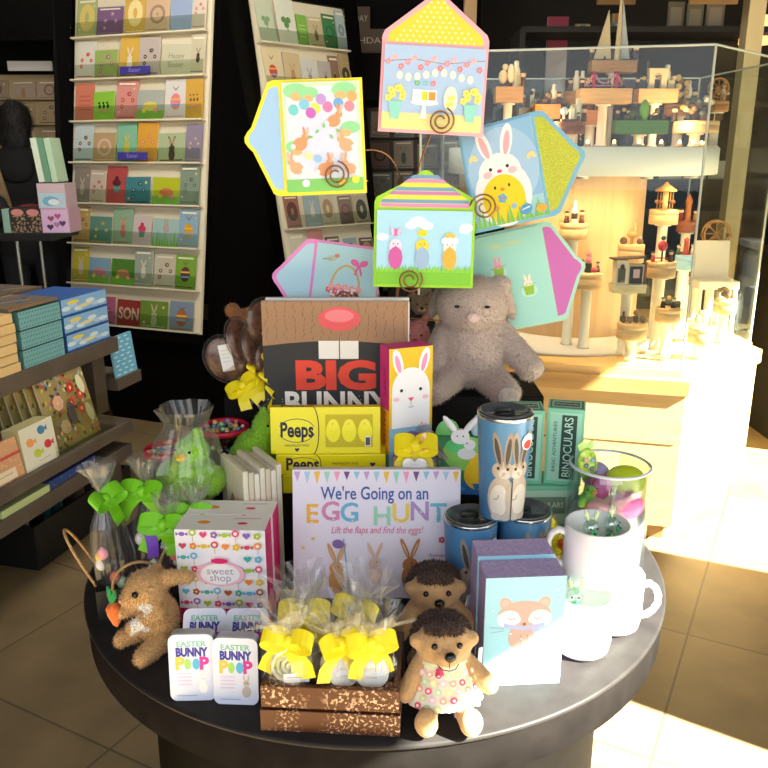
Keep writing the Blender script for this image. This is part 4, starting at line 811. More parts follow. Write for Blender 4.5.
q = MB(); X = T(-.012, -.003, .108) @ FRONT; q.prism(arc((0, 0), .016, .013, 0, 345, 16), -.004, .004, 'ecebee', X=X)
for f in (-1, 1): q.ell((-.012+.017*f, -.003, .128), (.006, .004, .020), 'ecebee', rot=R('Y', 38*f))
for f in (-1, 1): q.ell((-.012+.005*f, -.008, .110), .0013, '303040', n=8)
q.build('rabbit_cutout', for_bag)
for i, (x, z, rx_, rz_, c, tl) in enumerate(((-.034, .110, .020, .024, '7fd47a', 20), (.020, .125, .014, .022, 'bcd8ee', 15), (.040, .130, .016, .022, 'ee9ad0', 60), (.052, .122, .013, .018, 'f08878', 40), (.045, .115, .010, .015, '9ad0f0', 80))):
    q = MB(); q.ell((x, .012-.002*i, z), (rx_, .003, rz_), M(c, .5), rot=R('Y', tl)); q.build('tissue_petal', for_bag)
o = thing('cello_cone', 'clear cellophane twist with pink print fanning out beside the board book', 'wrapped sweets', (.105, 1.262, TZ+.205), 0); q = MB()
q.lathe([(.004, 0), (.012, .02), (.026, .045), (.036, .065)], M('f2d8e0', .15, 0, 'cello', .12), 26, R('Y', -55), False, wob=.4, seed=4); q.build('cellophane', o)
# ---------------------------------------------------------------- left side: bags of sweets in a black bag
BK = M('141314', .5, 0, 'noise', 40)
def openbag(label, loc, rz, w, d, h, handles):
    o = thing('gift_bag', label, 'gift bag', loc, rz); q = MB(); t = .0015
    for c, s_ in (((0, -d/2, h/2), (w, t, h)), ((0, d/2, h/2), (w, t, h)), ((-w/2, 0, h/2), (t, d, h)), ((w/2, 0, h/2), (t, d, h)), ((0, 0, t), (w, d, t))): q.box(c, s_, BK)
    q.build('bag_body', o)
    kr = M('b08c5c', .7, 0, 'noise', 200, .2)
    for (p0, p1, top, lean) in handles:
        q = MB(); pts = [Vector(p0).lerp(Vector(p1), .5)+(Vector(p0)-Vector(p1))*.5*math.cos(PI*i/20)+Vector((lean[0], lean[1], top))*math.sin(PI*i/20)**.8 for i in range(21)]
        q.tube(pts, .0024, kr, 8); q.build('handle', o)
    return o
openbag('black paper gift bag with twisted kraft handles, full of ribboned bags of candy eggs', (-.402, 1.185, TZ), 20, .140, .125, .048, [((-.045, -.064, .045), (.03, -.064, .045), .062, (0, -.035)), ((-.069, -.03, .04), (-.069, .04, .045), .085, (-.040, 0)), ((.02, -.064, .045), (.068, -.03, .045), .075, (.01, -.02))])
openbag('black square gift box holding two lime green plush chicks', (-.275, 1.318, TZ), 28, .165, .15, .128, [])
GR = M('74c41c', .45); EG = ['f08878', 'b8dce8', 'f0d858', 'a0b8e8', 'c0e8c8', 'f0a0b0', 'e8e8e8']
DARKC = M('9a9698', .12, 0, 'cello', .06)
def candybag(label, loc, rz, h, lean, seed, rib=True, tails=3, rbz=0, r=.030):
    o = thing('candy_bag', label, 'candy bag', Vector(loc)+Vector((0, 0, .016)), rz, 'cellophane bags of candy eggs with lime ribbons', rx=lean[0], ry=lean[1]); rr = random.Random(seed)
    n = 7
    for i in range(n):
        a = rr.uniform(0, 6.28); e = MB(); e.ell((r*.6*math.cos(a), -r*.45+r*.3*math.sin(a), .012+.011*i), (.009, .009, .011), M(EG[(i*3+seed) % 7], .4), n=12); e.build('candy_egg', o)
    q = MB(); q.lathe([(r*.7, 0), (r, .01), (r*1.05, h*.3), (r*.85, h*.55), (r*.28, h*.74), (r*.25, h*.78)], CELLO, 28, None, False, wob=.22, seed=seed); q.lathe([(r*.6, .005), (r*.85, h*.3), (r*.7, h*.5), (r*.22, h*.74)], DARKC, 20, None, False, wob=.3, seed=seed+2); cello_flare(q, (0, 0, h*.77), r*.8, h*.26, seed, 0, 30); q.build('cellophane', o)
    if rib: bow(o, (0, -.012, h*.77), .036, GR, tails, rbz, wdt=.021, seed=seed)
    return o
candybag('tall bag of candy eggs at the far left with a short lime ribbon', (-.430, 1.160, TZ+.004), 10, .215, (0, -4), 1, True, 1, 60)
candybag('bag of candy eggs with an upright lime bow, second from left', (-.388, 1.200, TZ+.004), 0, .205, (-3, 0), 2, True, 2, -10)
candybag('bag of candy eggs with a long lime ribbon tail pointing left', (-.352, 1.160, TZ+.004), -10, .170, (4, 6), 3, True, 3, 10)
candybag('low bag of candy eggs with lime bow right behind the sweet shop boxes', (-.318, 1.198, TZ+.128-.124), -20, .178, (6, 8), 5, True, 2, 30)
o = thing('ribbon_tag', 'small purple ribbon strip hanging among the lime ribbons', 'ribbon', (-.362, 1.125, TZ+.118), 0); q = MB(); q.strip([(0, 0, .02), (.004, -.003, 0), (.002, 0, -.022)], (.018, 0, .004), M('6438b4', .5)); q.build('strip', o)
q = MB(); q.lathe([(.020, -.03), (.052, -.02), (.060, .03), (.050, .07), (.035, .10), (.045, .13)], CELLO, 40, None, False, wob=.2, seed=8); tag(q.build('cellophane_wrap'), 'crinkled clear cellophane wrapped around the left lime plush chick', 'cellophane', loc=(-.330, 1.258, TZ+.17))
# jelly bean tins with red rims
def beanbowl(label, loc, r, seed, n=42):
    o = thing('candy_tub', label, 'candy tub', loc, 0, 'round tubs of jelly beans', rx=-0)
    q = MB(); q.lathe([(0, 0), (r*.8, 0), (r*.97, .05), (r, .052), (r*.95, .050), (r*.78, .006), (0, .006)], M('d8cfc8', .15, 0, 'glass', .2), 30); q.build('clear_tub', o)
    q = MB(); q.lathe([(r*.97, .048), (r*1.06, .050), (r*1.07, .058), (r*.98, .060), (r*.95, .052)], M('c8203c', .4), 30); q.build('red_rim', o)
    q = MB(); rr = random.Random(seed)
    for i in range(90):
        a = rr.uniform(0, 6.28); k = r*.86*math.sqrt(rr.random()); c = ('e88888', 'f4b868', '5a98c8', 'f4e070', 'f0c8d4', '98cc88', 'f4f4e8', 'b898c8', 'f0a070')[i % 9]
        q.ell((k*math.cos(a), k*math.sin(a), .020+.036*rr.random()+.012*(1-k/r)), (.0055, .0042, .0042), M(c, .3), n=8, rot=R('Z', rr.uniform(0, 180)))
    b = q.build('jelly_beans', o); b['kind'] = 'stuff'; return o
q = MB(); q.box((0, 0, .075), (.10, .095, .15), BK, .002); tag(q.build('display_riser'), 'low black riser block under the right tub of jelly beans', 'riser', loc=(-.302, 1.423, TZ), rz=0)
beanbowl('right red rimmed tub of jelly beans, below the chocolate pops', (-.302, 1.428, TZ+.1505), .045, 5)
beanbowl('left red rimmed tub of jelly beans, behind the left lime plush chick', (-.402, 1.390, TZ+.12), .040, 9)
q = MB(); q.box((0, 0, .0595), (.07, .075, .119), BK, .002); tag(q.build('display_riser'), 'small black riser block under the left tub of jelly beans', 'riser', loc=(-.402, 1.390, TZ))
# chocolate pops
CH = M('6e4a36', .35, 0, 'noise', 120, .3); CB = M('e8dcd4', .14, 0, 'cello', .06)
def pop(label, x, y, z, tilt, yaw, tagged, s=1.0):
    o = thing('chocolate_pop', label, 'chocolate pop', (x, y, z), 0, 'wrapped chocolate pops with yellow ribbons'); o.rotation_euler = (R('Y', tilt) @ R('Z', yaw)).to_euler()
    q = MB(); q.ell((0, 0, .165), (.028*s, .007, .034*s), CH, n=20); q.build('chocolate', o)
    q = MB(); q.ell((0, 0, .165), (.032*s, .011, .040*s), CB, n=20); q.lathe([(.020, .150), (.010, .125), (.006, .112), (.016, .085), (.022, .070)], CB, 18, None, False, wob=.3, seed=x*50); q.build('cellophane', o)
    q = MB(); q.tube([(0, 0, .0), (0, 0, .15)], .0022, 'eeeae2', 8); q.build('stick', o)
    if tagged:
        q = MB(); X = T(.004, -.0115, .168) @ R('Y', 22) @ FRONT; q.prism(rrect(.022, .050, .001), 0, .0006, 'd8d8d6', X=X); q.face(X @ T(0, 0, .0007))
        for k in range(4): q.st([(-.007, .014-.007*k), (.007, .014-.007*k)], .001, 'a8a8a4')
        q.build('label', o)
    bow(o, (0, -.010, .108), .032, YR, 3, 0, wdt=.020, seed=int(abs(x)*1000)); return o
pb = TZ+.1255
jar = thing('glass_jar', 'clear square jar holding the sticks of the chocolate pops', 'jar', (-.205, 1.452, .8805-.13+.0), 0)
q = MB(); q.lathe([(0, 0), (.026, 0), (.027, .10), (.025, .10), (.024, .004), (0, .004)], M('f0f4f2', .05, 0, 'glass', .15), 24); q.build('jar_glass', jar)
pop('leftmost chocolate pop, leaning far out with a big white label', -.206, 1.440, .945, -32, 8, True, 1.25)
pop('second chocolate pop from the left, a narrow dark one', -.203, 1.453, .965, -22, 55, False, 1.2)
pop('third chocolate pop from the left, seen nearly edge on', -.200, 1.446, .945, -14, 62, False, 1.2)
pop('upper chocolate pop with a white label, beside the big bunny books', -.205, 1.458, .985, -6, 40, True, 1.25)
pop('rightmost chocolate pop, low and edge on against the books', -.212, 1.440, .92, -2, 60, False, 1.1)
blk = matte(M('060505', .6, 0, 'noise', 6, .1), .06); matte(M('070606'), .06)
# ---------------------------------------------------------------- card racks
def frame(o, dx, up, nrm):
    return Matrix(((dx.x, up.x, nrm.x, o.x), (dx.y, up.y, nrm.y, o.y), (dx.z, up.z, nrm.z, o.z), (0, 0, 0, 1)))
def motif(q, w, h, kind, c, bg):
    x, y = w/2, h/2; s = min(w, h)
    if kind == 'bunny': hare(q, x, y-.02*h, s*.24, c)
    elif kind == 'flower':
        for i in range(5): q.fl(x+s*.26*math.cos(i*1.3), y+s*.28*math.sin(i*2.1), s*.09, c, 'f0e0a0')
    elif kind == 'circle': q.e(x, y, s*.32, s*.32, c); q.e(x, y, s*.22, s*.22, bg); q.fl(x, y, s*.06, c)
    elif kind == 'oval': q.e(x, y, s*.36, s*.52, c); q.e(x, y, s*.10, s*.2, bg)
    elif kind == 'egg':
        q.e(x, y-.06*h, s*.24, s*.32, c); q.st([(x-s*.22, y), (x+s*.22, y)], s*.07, 'e8b040'); q.st([(x-s*.2, y-.14*h), (x+s*.2, y-.14*h)], s*.07, '70a8d8'); q.p([(x, y+.2*h), (x-s*.18, y+.34*h), (x-s*.02, y+.26*h)], '6a4a40'); q.p([(x, y+.2*h), (x+s*.18, y+.34*h), (x+s*.02, y+.26*h)], '6a4a40')
    elif kind == 'three':
        for k in (-1, 0, 1): q.e(x+k*s*.2, y-.02*h, s*.06, s*.08, c); q.e(x+k*s*.2-s*.03, y+.1*h, s*.05, s*.045, c)
        q.st([(x-s*.3, y-.2*h), (x+s*.3, y-.2*h)], s*.05, 'd88090')
    elif kind == 'text':
        q.t('Happy', x, y+.12*h, s*.24, c); q.t('Easter', x, y-.16*h, s*.24, c)
    elif kind == 'son': q.t('SON', x, y-.05*h, s*.62, c, .03, wmax=w*.86)
    elif kind == 'meadow':
        q.r(0, 0, w, h*.3, '78b040'); q.e(x, h*.45, s*.3, s*.16, c); q.fl(x-s*.25, h*.3, s*.09, 'f0d050'); q.fl(x+s*.25, h*.3, s*.09, 'e87890')
    elif kind == 'grass':
        for i in range(9): q.p([(w*i/9, 0), (w*(i+1)/9, 0), (w*(i+.5+.3*math.sin(i))/9, h*(.45+.2*math.sin(i*2)))], '7ab83a'); q.lay -= 1
        q.lay += 1; q.e(x, y+.15*h, s*.14, s*.16, c); q.e(x-.06*s, y+.38*h, s*.04, s*.13, c); q.e(x+.06*s, y+.38*h, s*.04, s*.13, c)
    elif kind == 'shamrock':
        for k in range(3): q.e(x+s*.14*math.cos(k*2.09+.5), y+s*.14*math.sin(k*2.09+.5), s*.13, s*.13, c)
        q.st([(x, y), (x+.03*s, y-.4*s)], s*.05, c)
    elif kind == 'cupcake': q.p([(x-s*.18, y), (x+s*.18, y), (x+s*.12, y-s*.3), (x-s*.12, y-s*.3)], '508a80'); q.e(x, y+s*.08, s*.22, s*.14, c); q.e(x, y+s*.26, s*.1, s*.1, c)
    if kind in ('flower', 'bunny', 'oval', 'egg', 'circle'):
        k_ = int(x*9e4) % 4; q.st([(w*.08, h*.07), (w*.92, h*.07)], s*.035, c)
        if k_ > 1: q.r(w*.12, h*.88, w*.88, h*.93, 'e8e0c8')
        if k_ % 2: q.fl(w*.16, h*.2, s*.06, 'e0b0b8'); q.fl(w*.84, h*.78, s*.06, 'd8c878')
    elif kind == 'lines':
        for k in range(4): q.st([(w*.2, h*(.3+.12*k)), (w*.8, h*(.3+.12*k))], s*.04, c)
def rack(tag_args, B0, B1, z0, z1, lean, rows, ctr, rowdata, group, base='070606', cream='dcd2b8', acr=True, pxw=None, lipc=None, side=True, names=None):
    """B0,B1: ground points of the bottom left/right front corners; rows of cards between heights z0 and z1."""
    B0 = Vector((*B0, 0)); B1 = Vector((*B1, 0)); dx = (B1-B0).normalized(); wd = (B1-B0).length; nb = Vector((-dx.y, dx.x, 0)); H = z1-z0
    up = (Vector((0, 0, H))+nb*lean).normalized(); SL = math.sqrt(H*H+lean*lean); nr = dx.cross(up); o0 = B0+Vector((0, 0, z0))
    rt = thing(tag_args[0], tag_args[1], tag_args[2], B0); F = frame(Vector((0, 0, z0)), dx, up, nr); G = frame(Vector((0, 0, z0)), dx, up, nr)
    q = MB(); q.box((wd/2, SL/2, -.02), (wd+.02, SL+.04, .02), cream, X=F)
    for i in range(rows): q.box((wd/2, SL*i/rows+.004, .012), (wd, .008, .050), lipc or cream, X=F)
    q.build('tiered_panel', rt)
    q = MB(); q.box((wd/2, -.03, .0), (wd+.04, .05, .05), base, X=F); q.build('bottom_rail', rt); q = MB(); q.box((wd/2, SL+.03, -.03), (wd+.04, .05, .08), base, X=F); q.build('top_rail', rt); bh = z0-.04; q = MB()
    q.add([dx*a+nb*b+Vector((0, 0, c)) for a in (-.02, wd+.02) for b in (.02, .5) for c in (.0, bh)], [(0, 1, 3, 2), (4, 6, 7, 5), (0, 4, 5, 1), (2, 3, 7, 6), (0, 2, 6, 4), (1, 5, 7, 3)], base); q.build('rack_base', rt)
    if acr:
        q = MB()
        for i in range(rows): q.box((wd/2, SL*i/rows+.045, .036), (wd, .07, .002), ACRYL, X=F)
        q.build('acrylic_lips', rt)
    for i, row in enumerate(rowdata):
        s0 = SL*(rows-1-i)/rows+.009
        for j, cd in enumerate(row):
            x0, x1, h, bg, kd, mc, desc = cd; w_ = (x1-x0)*wd; cx_ = (x0+x1)/2*wd; hh = h*SL/rows*.98; tl = rnd.uniform(-3, 3); k = .014+.008*(j % 2)
            c0 = o0+dx*cx_+up*s0+nr*k; q = MB(); q.box((0, hh/2, 0), (w_*.97, hh, .003), M(('e6e0d0', 'd0c090', bg)[j % 3])); q.dl = .0004; q.face(T(-w_*.485, 0, .0016)); q.r(0, 0, w_*.97, hh, bg); motif(q, w_*.97, hh, kd, mc, bg)
            o = q.build('greeting_card'); tag(o, desc, 'card', group); o.matrix_world = frame(c0, dx, up, nr) @ R('Z', tl*.6) @ R('X', -2)
    return rt, F, G, wd, SL, o0, dx, up, nr
def px(*c): return [((a-72)/133, (b-72)/133, h, bg, k, mc, d) for a, b, h, bg, k, mc, d in c]
ordn = ['top', 'second', 'third', 'fourth', 'fifth', 'sixth', 'seventh', 'bottom']
R1 = [px((75, 97, .95, 'a7b274', 'oval', 'd8c070', 'pale green'), (97, 125, .68, '7c5c80', 'flower', '9a78a0', 'plum square'), (125, 146, 1.0, 'd4ac50', 'oval', 'ecd898', 'gold'), (146, 170, .84, 'cfb090', 'circle', 'a08468', 'peach wreath'), (170, 191, .78, '96a8c8', '', 'ffffff', 'plain pale blue'), (191, 205, .95, 'd0c4b0', 'flower', 'cc4a7c', 'cream rose')),
 px((75, 96, .92, 'd8d4c8', 'flower', 'd8503c', 'bright bouquet'), (96, 120, .68, '9ab060', 'flower', 'b06a90', 'meadow flower'), (120, 141, .98, 'd8b04c', 'bunny', 'e6dcc8', 'orange bordered'), (141, 162, .92, 'bdb0a8', 'flower', '4a3c40', 'grey floral'), (162, 191, .74, 'c8c4a8', 'text', '8a8468', 'cream Happy Easter'), (191, 205, .92, 'c4bca0', 'bunny', '4a3828', 'cream with a dark hare')),
 px((75, 96, .92, 'd07a60', 'lines', 'b85848', 'coral red'), (96, 118, .70, '8cc43c', 'three', '20201c', 'lime with three black chicks'), (118, 140, .96, 'd48e84', 'flower', 'a83c40', 'pink blossom'), (140, 167, .70, 'a8aca4', 'meadow', 'd8c860', 'grey meadow'), (167, 188, .95, 'd4d0cc', 'egg', 'e08090', 'white with a striped rabbit egg'), (188, 205, .92, 'c89c3c', 'three', '6a4830', 'mustard with three hens')),
 px((75, 96, .92, 'bccccc', 'flower', '6a4838', 'pale aqua'), (96, 120, .72, 'b89c6c', 'circle', 'd8b0a0', 'brown framed'), (120, 141, .95, '80b898', 'bunny', 'c4b83c', 'mint green'), (141, 162, .95, 'd49c34', 'flower', 'd07868', 'orange floral'), (162, 189, .70, 'a8b48c', 'bunny', '4a3c28', 'sage with a brown hare'), (189, 205, .88, '887c94', 'flower', 'b4a468', 'mauve')),
 px((75, 93, .88, '8c8078', 'bunny', 'b0a894', 'grey with a pale hare'), (93, 110, .80, 'c8b8a4', 'flower', 'b04c4c', 'cream with red sprigs'), (110, 131, .92, 'b04a48', 'cupcake', '5a2028', 'brick red cupcake'), (131, 157, .66, '3c7c84', 'flower', '244c60', 'teal square'), (157, 185, .66, 'b0b820', 'meadow', 'c07048', 'acid yellow meadow'), (185, 204, .95, '7c8c7c', 'flower', '384c38', 'grey green leafy')),
 px((75, 94, .92, 'c0a060', 'flower', '74562c', 'tan butterfly'), (94, 118, .68, '5c8c80', 'flower', 'b8a038', 'teal framed garden'), (118, 139, .90, '8cac8c', 'bunny', 'c07060', 'pale green with a small pink rabbit'), (139, 158, .74, 'c8b8b4', 'cupcake', 'c83c58', 'white with a red tulip pot'), (158, 185, .68, '9cbcb4', 'grass', 'b09c94', 'rabbit behind tall grass'), (185, 204, .92, '84a4b8', 'egg', 'c89c2c', 'light blue rabbit and egg')),
 px((75, 94, .92, 'b8ac34', 'bunny', 'c8bcb4', 'yellow with a lamb'), (94, 117, .66, '789cb0', 'meadow', 'c08088', 'seaside meadow'), (117, 142, .66, '4c7c28', 'meadow', 'a87c50', 'dark green deer meadow'), (142, 161, .92, '98a090', 'bunny', 'd4ccc0', 'grey blue white rabbit'), (161, 183, .84, 'c4bca8', 'flower', '7c6048', 'cream with many small rabbits'), (183, 203, .84, '74a030', 'egg', '5a3038', 'green with a dark egg')),
 px((75, 97, .74, 'a85c70', 'flower', '803c58', 'dusky pink'), (97, 124, .70, 'a8587c', 'flower', '6c2c50', 'magenta scrollwork'), (124, 149, .66, '8c2c28', 'son', 'c0a890', 'dark red SON'), (149, 178, .68, '6c8c34', 'bunny', 'a8b080', 'red topped green rabbit'), (178, 202, .72, '7c8ca0', 'egg', 'a06840', 'dusty blue'))]
R1 = [[(*c[:6], f'{c[6]} card, {ordn[i]} row of the big left rack') for c in r] for i, r in enumerate(R1)]
r1 = rack(('card_rack', 'tall cream card rack of Easter cards at left in a black frame', 'card rack'), (-1.775, 4.45), (-.985, 4.14), .54, 2.26, .30, 8, None, R1, 'Easter cards on the big left rack')
rt, F, G, wd, SL, o0, dx, up, nr = r1
for (i, x) in ((1, .52), (3, .52)):
    q = MB(); q.box((0, 0, 0), (.19, .038, .003), '3c348c'); q.dl = .0006; q.face(T(0, 0, .0016)); q.t('Easter', 0, 0, .03, '9890d0'); o = q.build('row_sign')
    tag(o, f'small purple Easter sign clipped on the {ordn[i]} row of the left rack', 'sign', 'purple row signs'); o.matrix_world = frame(o0+dx*wd*x+up*(SL*(7-i)/8+.035)+nr*.052, dx, up, nr)
q = MB(); a = [(-.950, 4.09, 0), (-.50, 4.79, 0), (-.77, 4.80, 2.5), (-.845, 4.50, 2.5)]; off = Vector((-.83, .55, 0))*.02; pts = [Vector(p) for p in a]
q.add(pts+[p+off for p in pts], [(0, 1, 2, 3), (7, 6, 5, 4), (0, 4, 5, 1), (1, 5, 6, 2), (2, 6, 7, 3), (3, 7, 4, 0)], blk); tag(q.build('rack_end_panel'), 'tall black tapering end panel between the two card racks', 'panel')
q = MB(); a = [(-1.88, 4.44, 0), (-1.80, 4.46, 0), (-1.69, 4.80, 2.5), (-1.80, 4.80, 2.5)]; pts = [Vector(p) for p in a]; off = Vector((0, .05, 0))
q.add(pts+[p+off for p in pts], [(3, 2, 1, 0), (4, 5, 6, 7), (1, 5, 4, 0), (2, 6, 5, 1), (3, 7, 6, 2), (0, 4, 7, 3)], blk); tag(q.build('rack_side_post'), 'narrow black post along the left edge of the big card rack', 'post')
def gen(n, cols, bgs, kinds, mcs, fn, seed, hmin=.66):
    rr = random.Random(seed); out = []
    for i in range(n):
        row = []; x = .0
        for j in range(cols[i] if isinstance(cols, list) else cols):
            wj = 1/(cols[i] if isinstance(cols, list) else cols)*rr.uniform(.86, 1.0); b = rr.choice(bgs); k = rr.choice(kinds); m = rr.choice(mcs)
            row.append((x+.01, min(1, x+wj), rr.uniform(hmin, .95), b, k, m, fn(i, j))); x += 1/(cols[i] if isinstance(cols, list) else cols)
        out.append(row)
    return out
on = ['first', 'second', 'third', 'fourth', 'fifth', 'sixth']
R2 = [[(.02, .20, .95, 'c0c8b0', 'shamrock', '7c9c70', 'pale card with grey flowers'), (.21, .42, .98, 'd8d8c8', 'shamrock', '5c8c50', 'tall white shamrock card'), (.43, .55, .70, '7cb048', 'lines', 'd8d8a0', 'small bright green card'), (.55, .72, .68, 'c8b890', 'bunny', '7c6848', 'beige clover card'), (.72, .88, .80, '3c7c48', 'circle', '1c5c4c', 'dark green card'), (.88, .99, .92, 'a8b8b8', 'oval', '7c8c90', 'silvery bottle card')],
 [(.02, .20, .92, 'd8c8a0', 'egg', 'c04c38', 'cream harlequin card'), (.21, .40, .84, 'c8b48c', 'bunny', 'b08858', 'tan teddy card'), (.41, .60, .74, 'd0d0c8', 'bunny', '9c94a0', 'white two rabbit card'), (.60, .74, .72, 'b8b0a8', 'bunny', '60585c', 'grey rabbit card'), (.74, .86, .88, '8c6c54', 'bunny', '4c3428', 'brown photograph card'), (.86, .99, .92, 'a89468', 'oval', '3c2c18', 'gold tortoiseshell card')]]
R2 += gen(5, 5, ['c8b8a0', 'a06c54', 'd0c8b4', '8c7c70', '9cb0b4', 'b87c78', '6c5c58'], ['bunny', 'flower', 'oval', 'circle', 'lines'], ['5c3c30', '8c5050', 'b09068', '50584c', 'd8c8b0'], lambda i, j: 'muted card', 5)
R2 = [[(*c[:6], f'{c[6]} {on[j]} from left in the {ordn[i]} row of the rear rack') for j, c in enumerate(r)] for i, r in enumerate(R2)]
r2 = rack(('card_rack', 'second cream card rack seen obliquely behind the black end panel', 'card rack'), (-.50, 4.60), (-.02, 5.05), .52, 2.30, .35, 7, None, R2, 'cards on the rear rack')
rt, F, G, wd, SL, o0, dx, up, nr = r2
q = MB(); q.box((0, 0, 0), (.15, .036, .003), '3c4890'); o = q.build('row_sign'); tag(o, 'small dark blue sign clipped on the second row of the rear rack', 'sign', 'purple row signs'); o.matrix_world = frame(o0+dx*wd*.55+up*(SL*5/7+.035)+nr*.052, dx, up, nr)
q = MB(); q.add([Vector(p) for p in [(-.03, 5.02, 0), (.02, 5.06, 0), (-.22, 5.35, 2.6), (-.27, 5.30, 2.6), (.0, 5.1, 0), (.05, 5.14, 0), (-.19, 5.43, 2.6), (-.24, 5.38, 2.6)]], [(0, 1, 2, 3), (7, 6, 5, 4), (0, 4, 5, 1), (1, 5, 6, 2), (2, 6, 7, 3), (3, 7, 4, 0)], blk); tag(q.build('rack_end_panel'), 'black slanted end panel on the right side of the rear rack', 'panel')
# third rack with BIRTHDAY boards
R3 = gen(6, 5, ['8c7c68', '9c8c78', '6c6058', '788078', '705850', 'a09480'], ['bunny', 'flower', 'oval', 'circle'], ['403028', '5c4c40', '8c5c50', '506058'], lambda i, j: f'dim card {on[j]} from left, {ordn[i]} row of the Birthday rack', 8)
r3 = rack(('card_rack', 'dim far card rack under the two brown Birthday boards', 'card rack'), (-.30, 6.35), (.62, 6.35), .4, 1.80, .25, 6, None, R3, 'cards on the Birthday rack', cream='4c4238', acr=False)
for (u, v, w_, l) in ((352, 19, .26, 'upper'), (362, 41, .42, 'lower')):
    c = at(u, v, 6.22); q = MB(); q.box((0, 0, 0), (w_, .03, .16), '4c3a24', .004); q.face(FRONT @ T(0, 0, .0155)); q.dl = .001; q.t('BIRTHDAY', 0, 0, .06, 'b0a088', wmax=w_*.86); tag(q.build('category_sign'), f'{l} brown wooden Birthday sign board above the far rack', 'sign', 'Birthday sign boards', loc=c)
# far left rack and post
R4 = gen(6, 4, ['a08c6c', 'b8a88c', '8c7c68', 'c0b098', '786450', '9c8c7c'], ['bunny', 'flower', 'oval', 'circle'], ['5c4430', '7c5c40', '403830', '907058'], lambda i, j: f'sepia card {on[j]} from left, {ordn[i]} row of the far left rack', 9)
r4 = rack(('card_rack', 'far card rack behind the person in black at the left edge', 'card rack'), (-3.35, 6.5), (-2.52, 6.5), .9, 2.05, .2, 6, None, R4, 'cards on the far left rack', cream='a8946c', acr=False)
q = MB(); q.box((0, 0, 1.5), (.10, .10, 3.0), blk); tag(q.build('black_post'), 'black square post right of the far left card rack', 'post', loc=(-2.28, 6.2, 0))
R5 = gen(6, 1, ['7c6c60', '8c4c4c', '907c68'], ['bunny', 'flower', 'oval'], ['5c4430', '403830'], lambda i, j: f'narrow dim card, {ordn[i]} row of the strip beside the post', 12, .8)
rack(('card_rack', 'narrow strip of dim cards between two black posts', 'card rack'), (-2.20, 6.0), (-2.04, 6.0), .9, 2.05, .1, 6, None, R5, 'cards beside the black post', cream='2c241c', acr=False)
# white shiny mount behind
q = MB(); q.box((0, 0, 0), (.34, .02, .07), 'e8e4dc'); tag(q.build('shelf_edge_card'), 'bright white header strip on the far left rack', 'sign', loc=at(30, 66, 6.62))
# header fascia over the far bays
q = MB(); q.box((-1.9, 6.35, 2.62), (5.2, .1, .72), blk); tag(q.build('fascia_board'), 'long black fascia board above the far racks', 'board')
# ---------------------------------------------------------------- person
pm = M('0b0a0b', .9, 0, 'noise', 50); hairm = M('120d0a', .7, 0, 'noise', 200, .3)
o = thing('person', 'person in a black hooded jacket seen from behind at the far left shelves', 'person', (-2.17, 4.95, 0), 12)
q = MB(); skin = M('8c6248', .6); trou = M('14151a', .9)
E = [((0, 0, 1.62), (.078, .095, .115)), ((0, .01, 1.50), (0, .01, 1.42), .06, .075), ((0, 0, 1.28), (.19, .12, .17)), ((0, 0, 1.08), (.165, .12, .20)), ((0, 0, .92), (.17, .125, .14)), ((-.16, 0, 1.38), (.16, 0, 1.38), .075, .075), ((-.20, 0, 1.38), (-.26, .02, 1.10), .062, .050), ((-.26, .02, 1.10), (-.20, .20, .98), .048, .038), ((.20, 0, 1.38), (.27, .02, 1.10), .062, .050), ((.27, .02, 1.10), (.22, .22, 1.02), .048, .038), ((-.09, 0, .88), (-.10, .01, .48), .088, .062), ((-.10, .01, .48), (-.10, -.01, .09), .060, .042), ((.09, 0, .88), (.10, .01, .48), .088, .062), ((.10, .01, .48), (.11, -.01, .09), .060, .042), ((-.10, -.02, .045), (-.10, .15, .035), .042, .035), ((.11, -.02, .045), (.11, .15, .035), .042, .035)]
for sx, hx, hz in ((-1, -.19, .97), (1, .21, 1.01)):
    E.append(((hx, .25, hz), (.022, .045, .04)))
    for k in range(4): E.append(((hx-.018+.012*k, .28, hz), (hx-.018+.012*k, .335-.008*abs(k-1), hz-.012), .0085, .0075))
    E.append(((hx-sx*.02, .26, hz+.02), (hx-sx*.035, .30, hz+.035), .009, .008))
plush(q, E, lambda p: (skin if (p.y > .225 and .85 < p.z < 1.15) or (p.z > 1.49) else (trou if p.z < .86 else pm)), .012, it=5); q.build('body', o)
q = MB(); plush(q, [((0, -.012, 1.64), (.095, .105, .115)), ((0, -.055, 1.54), (.085, .06, .11))], lambda p: hairm, .010, 3000, .03, .002, .8); q.build('hair', o)
q = MB(); plush(q, [((0, -.07, 1.43), (.13, .07, .075)), ((0, -.115, 1.36), (.10, .045, .075))], lambda p: pm, .012); q.build('hood', o)
q = MB(); q.ell((0, .10, 1.60), (.014, .02, .02), skin, n=10); q.ell((-.082, .0, 1.61), (.012, .02, .03), skin, n=10); q.ell((.082, .0, 1.61), (.012, .02, .03), skin, n=10); q.build('nose_and_ears', o)
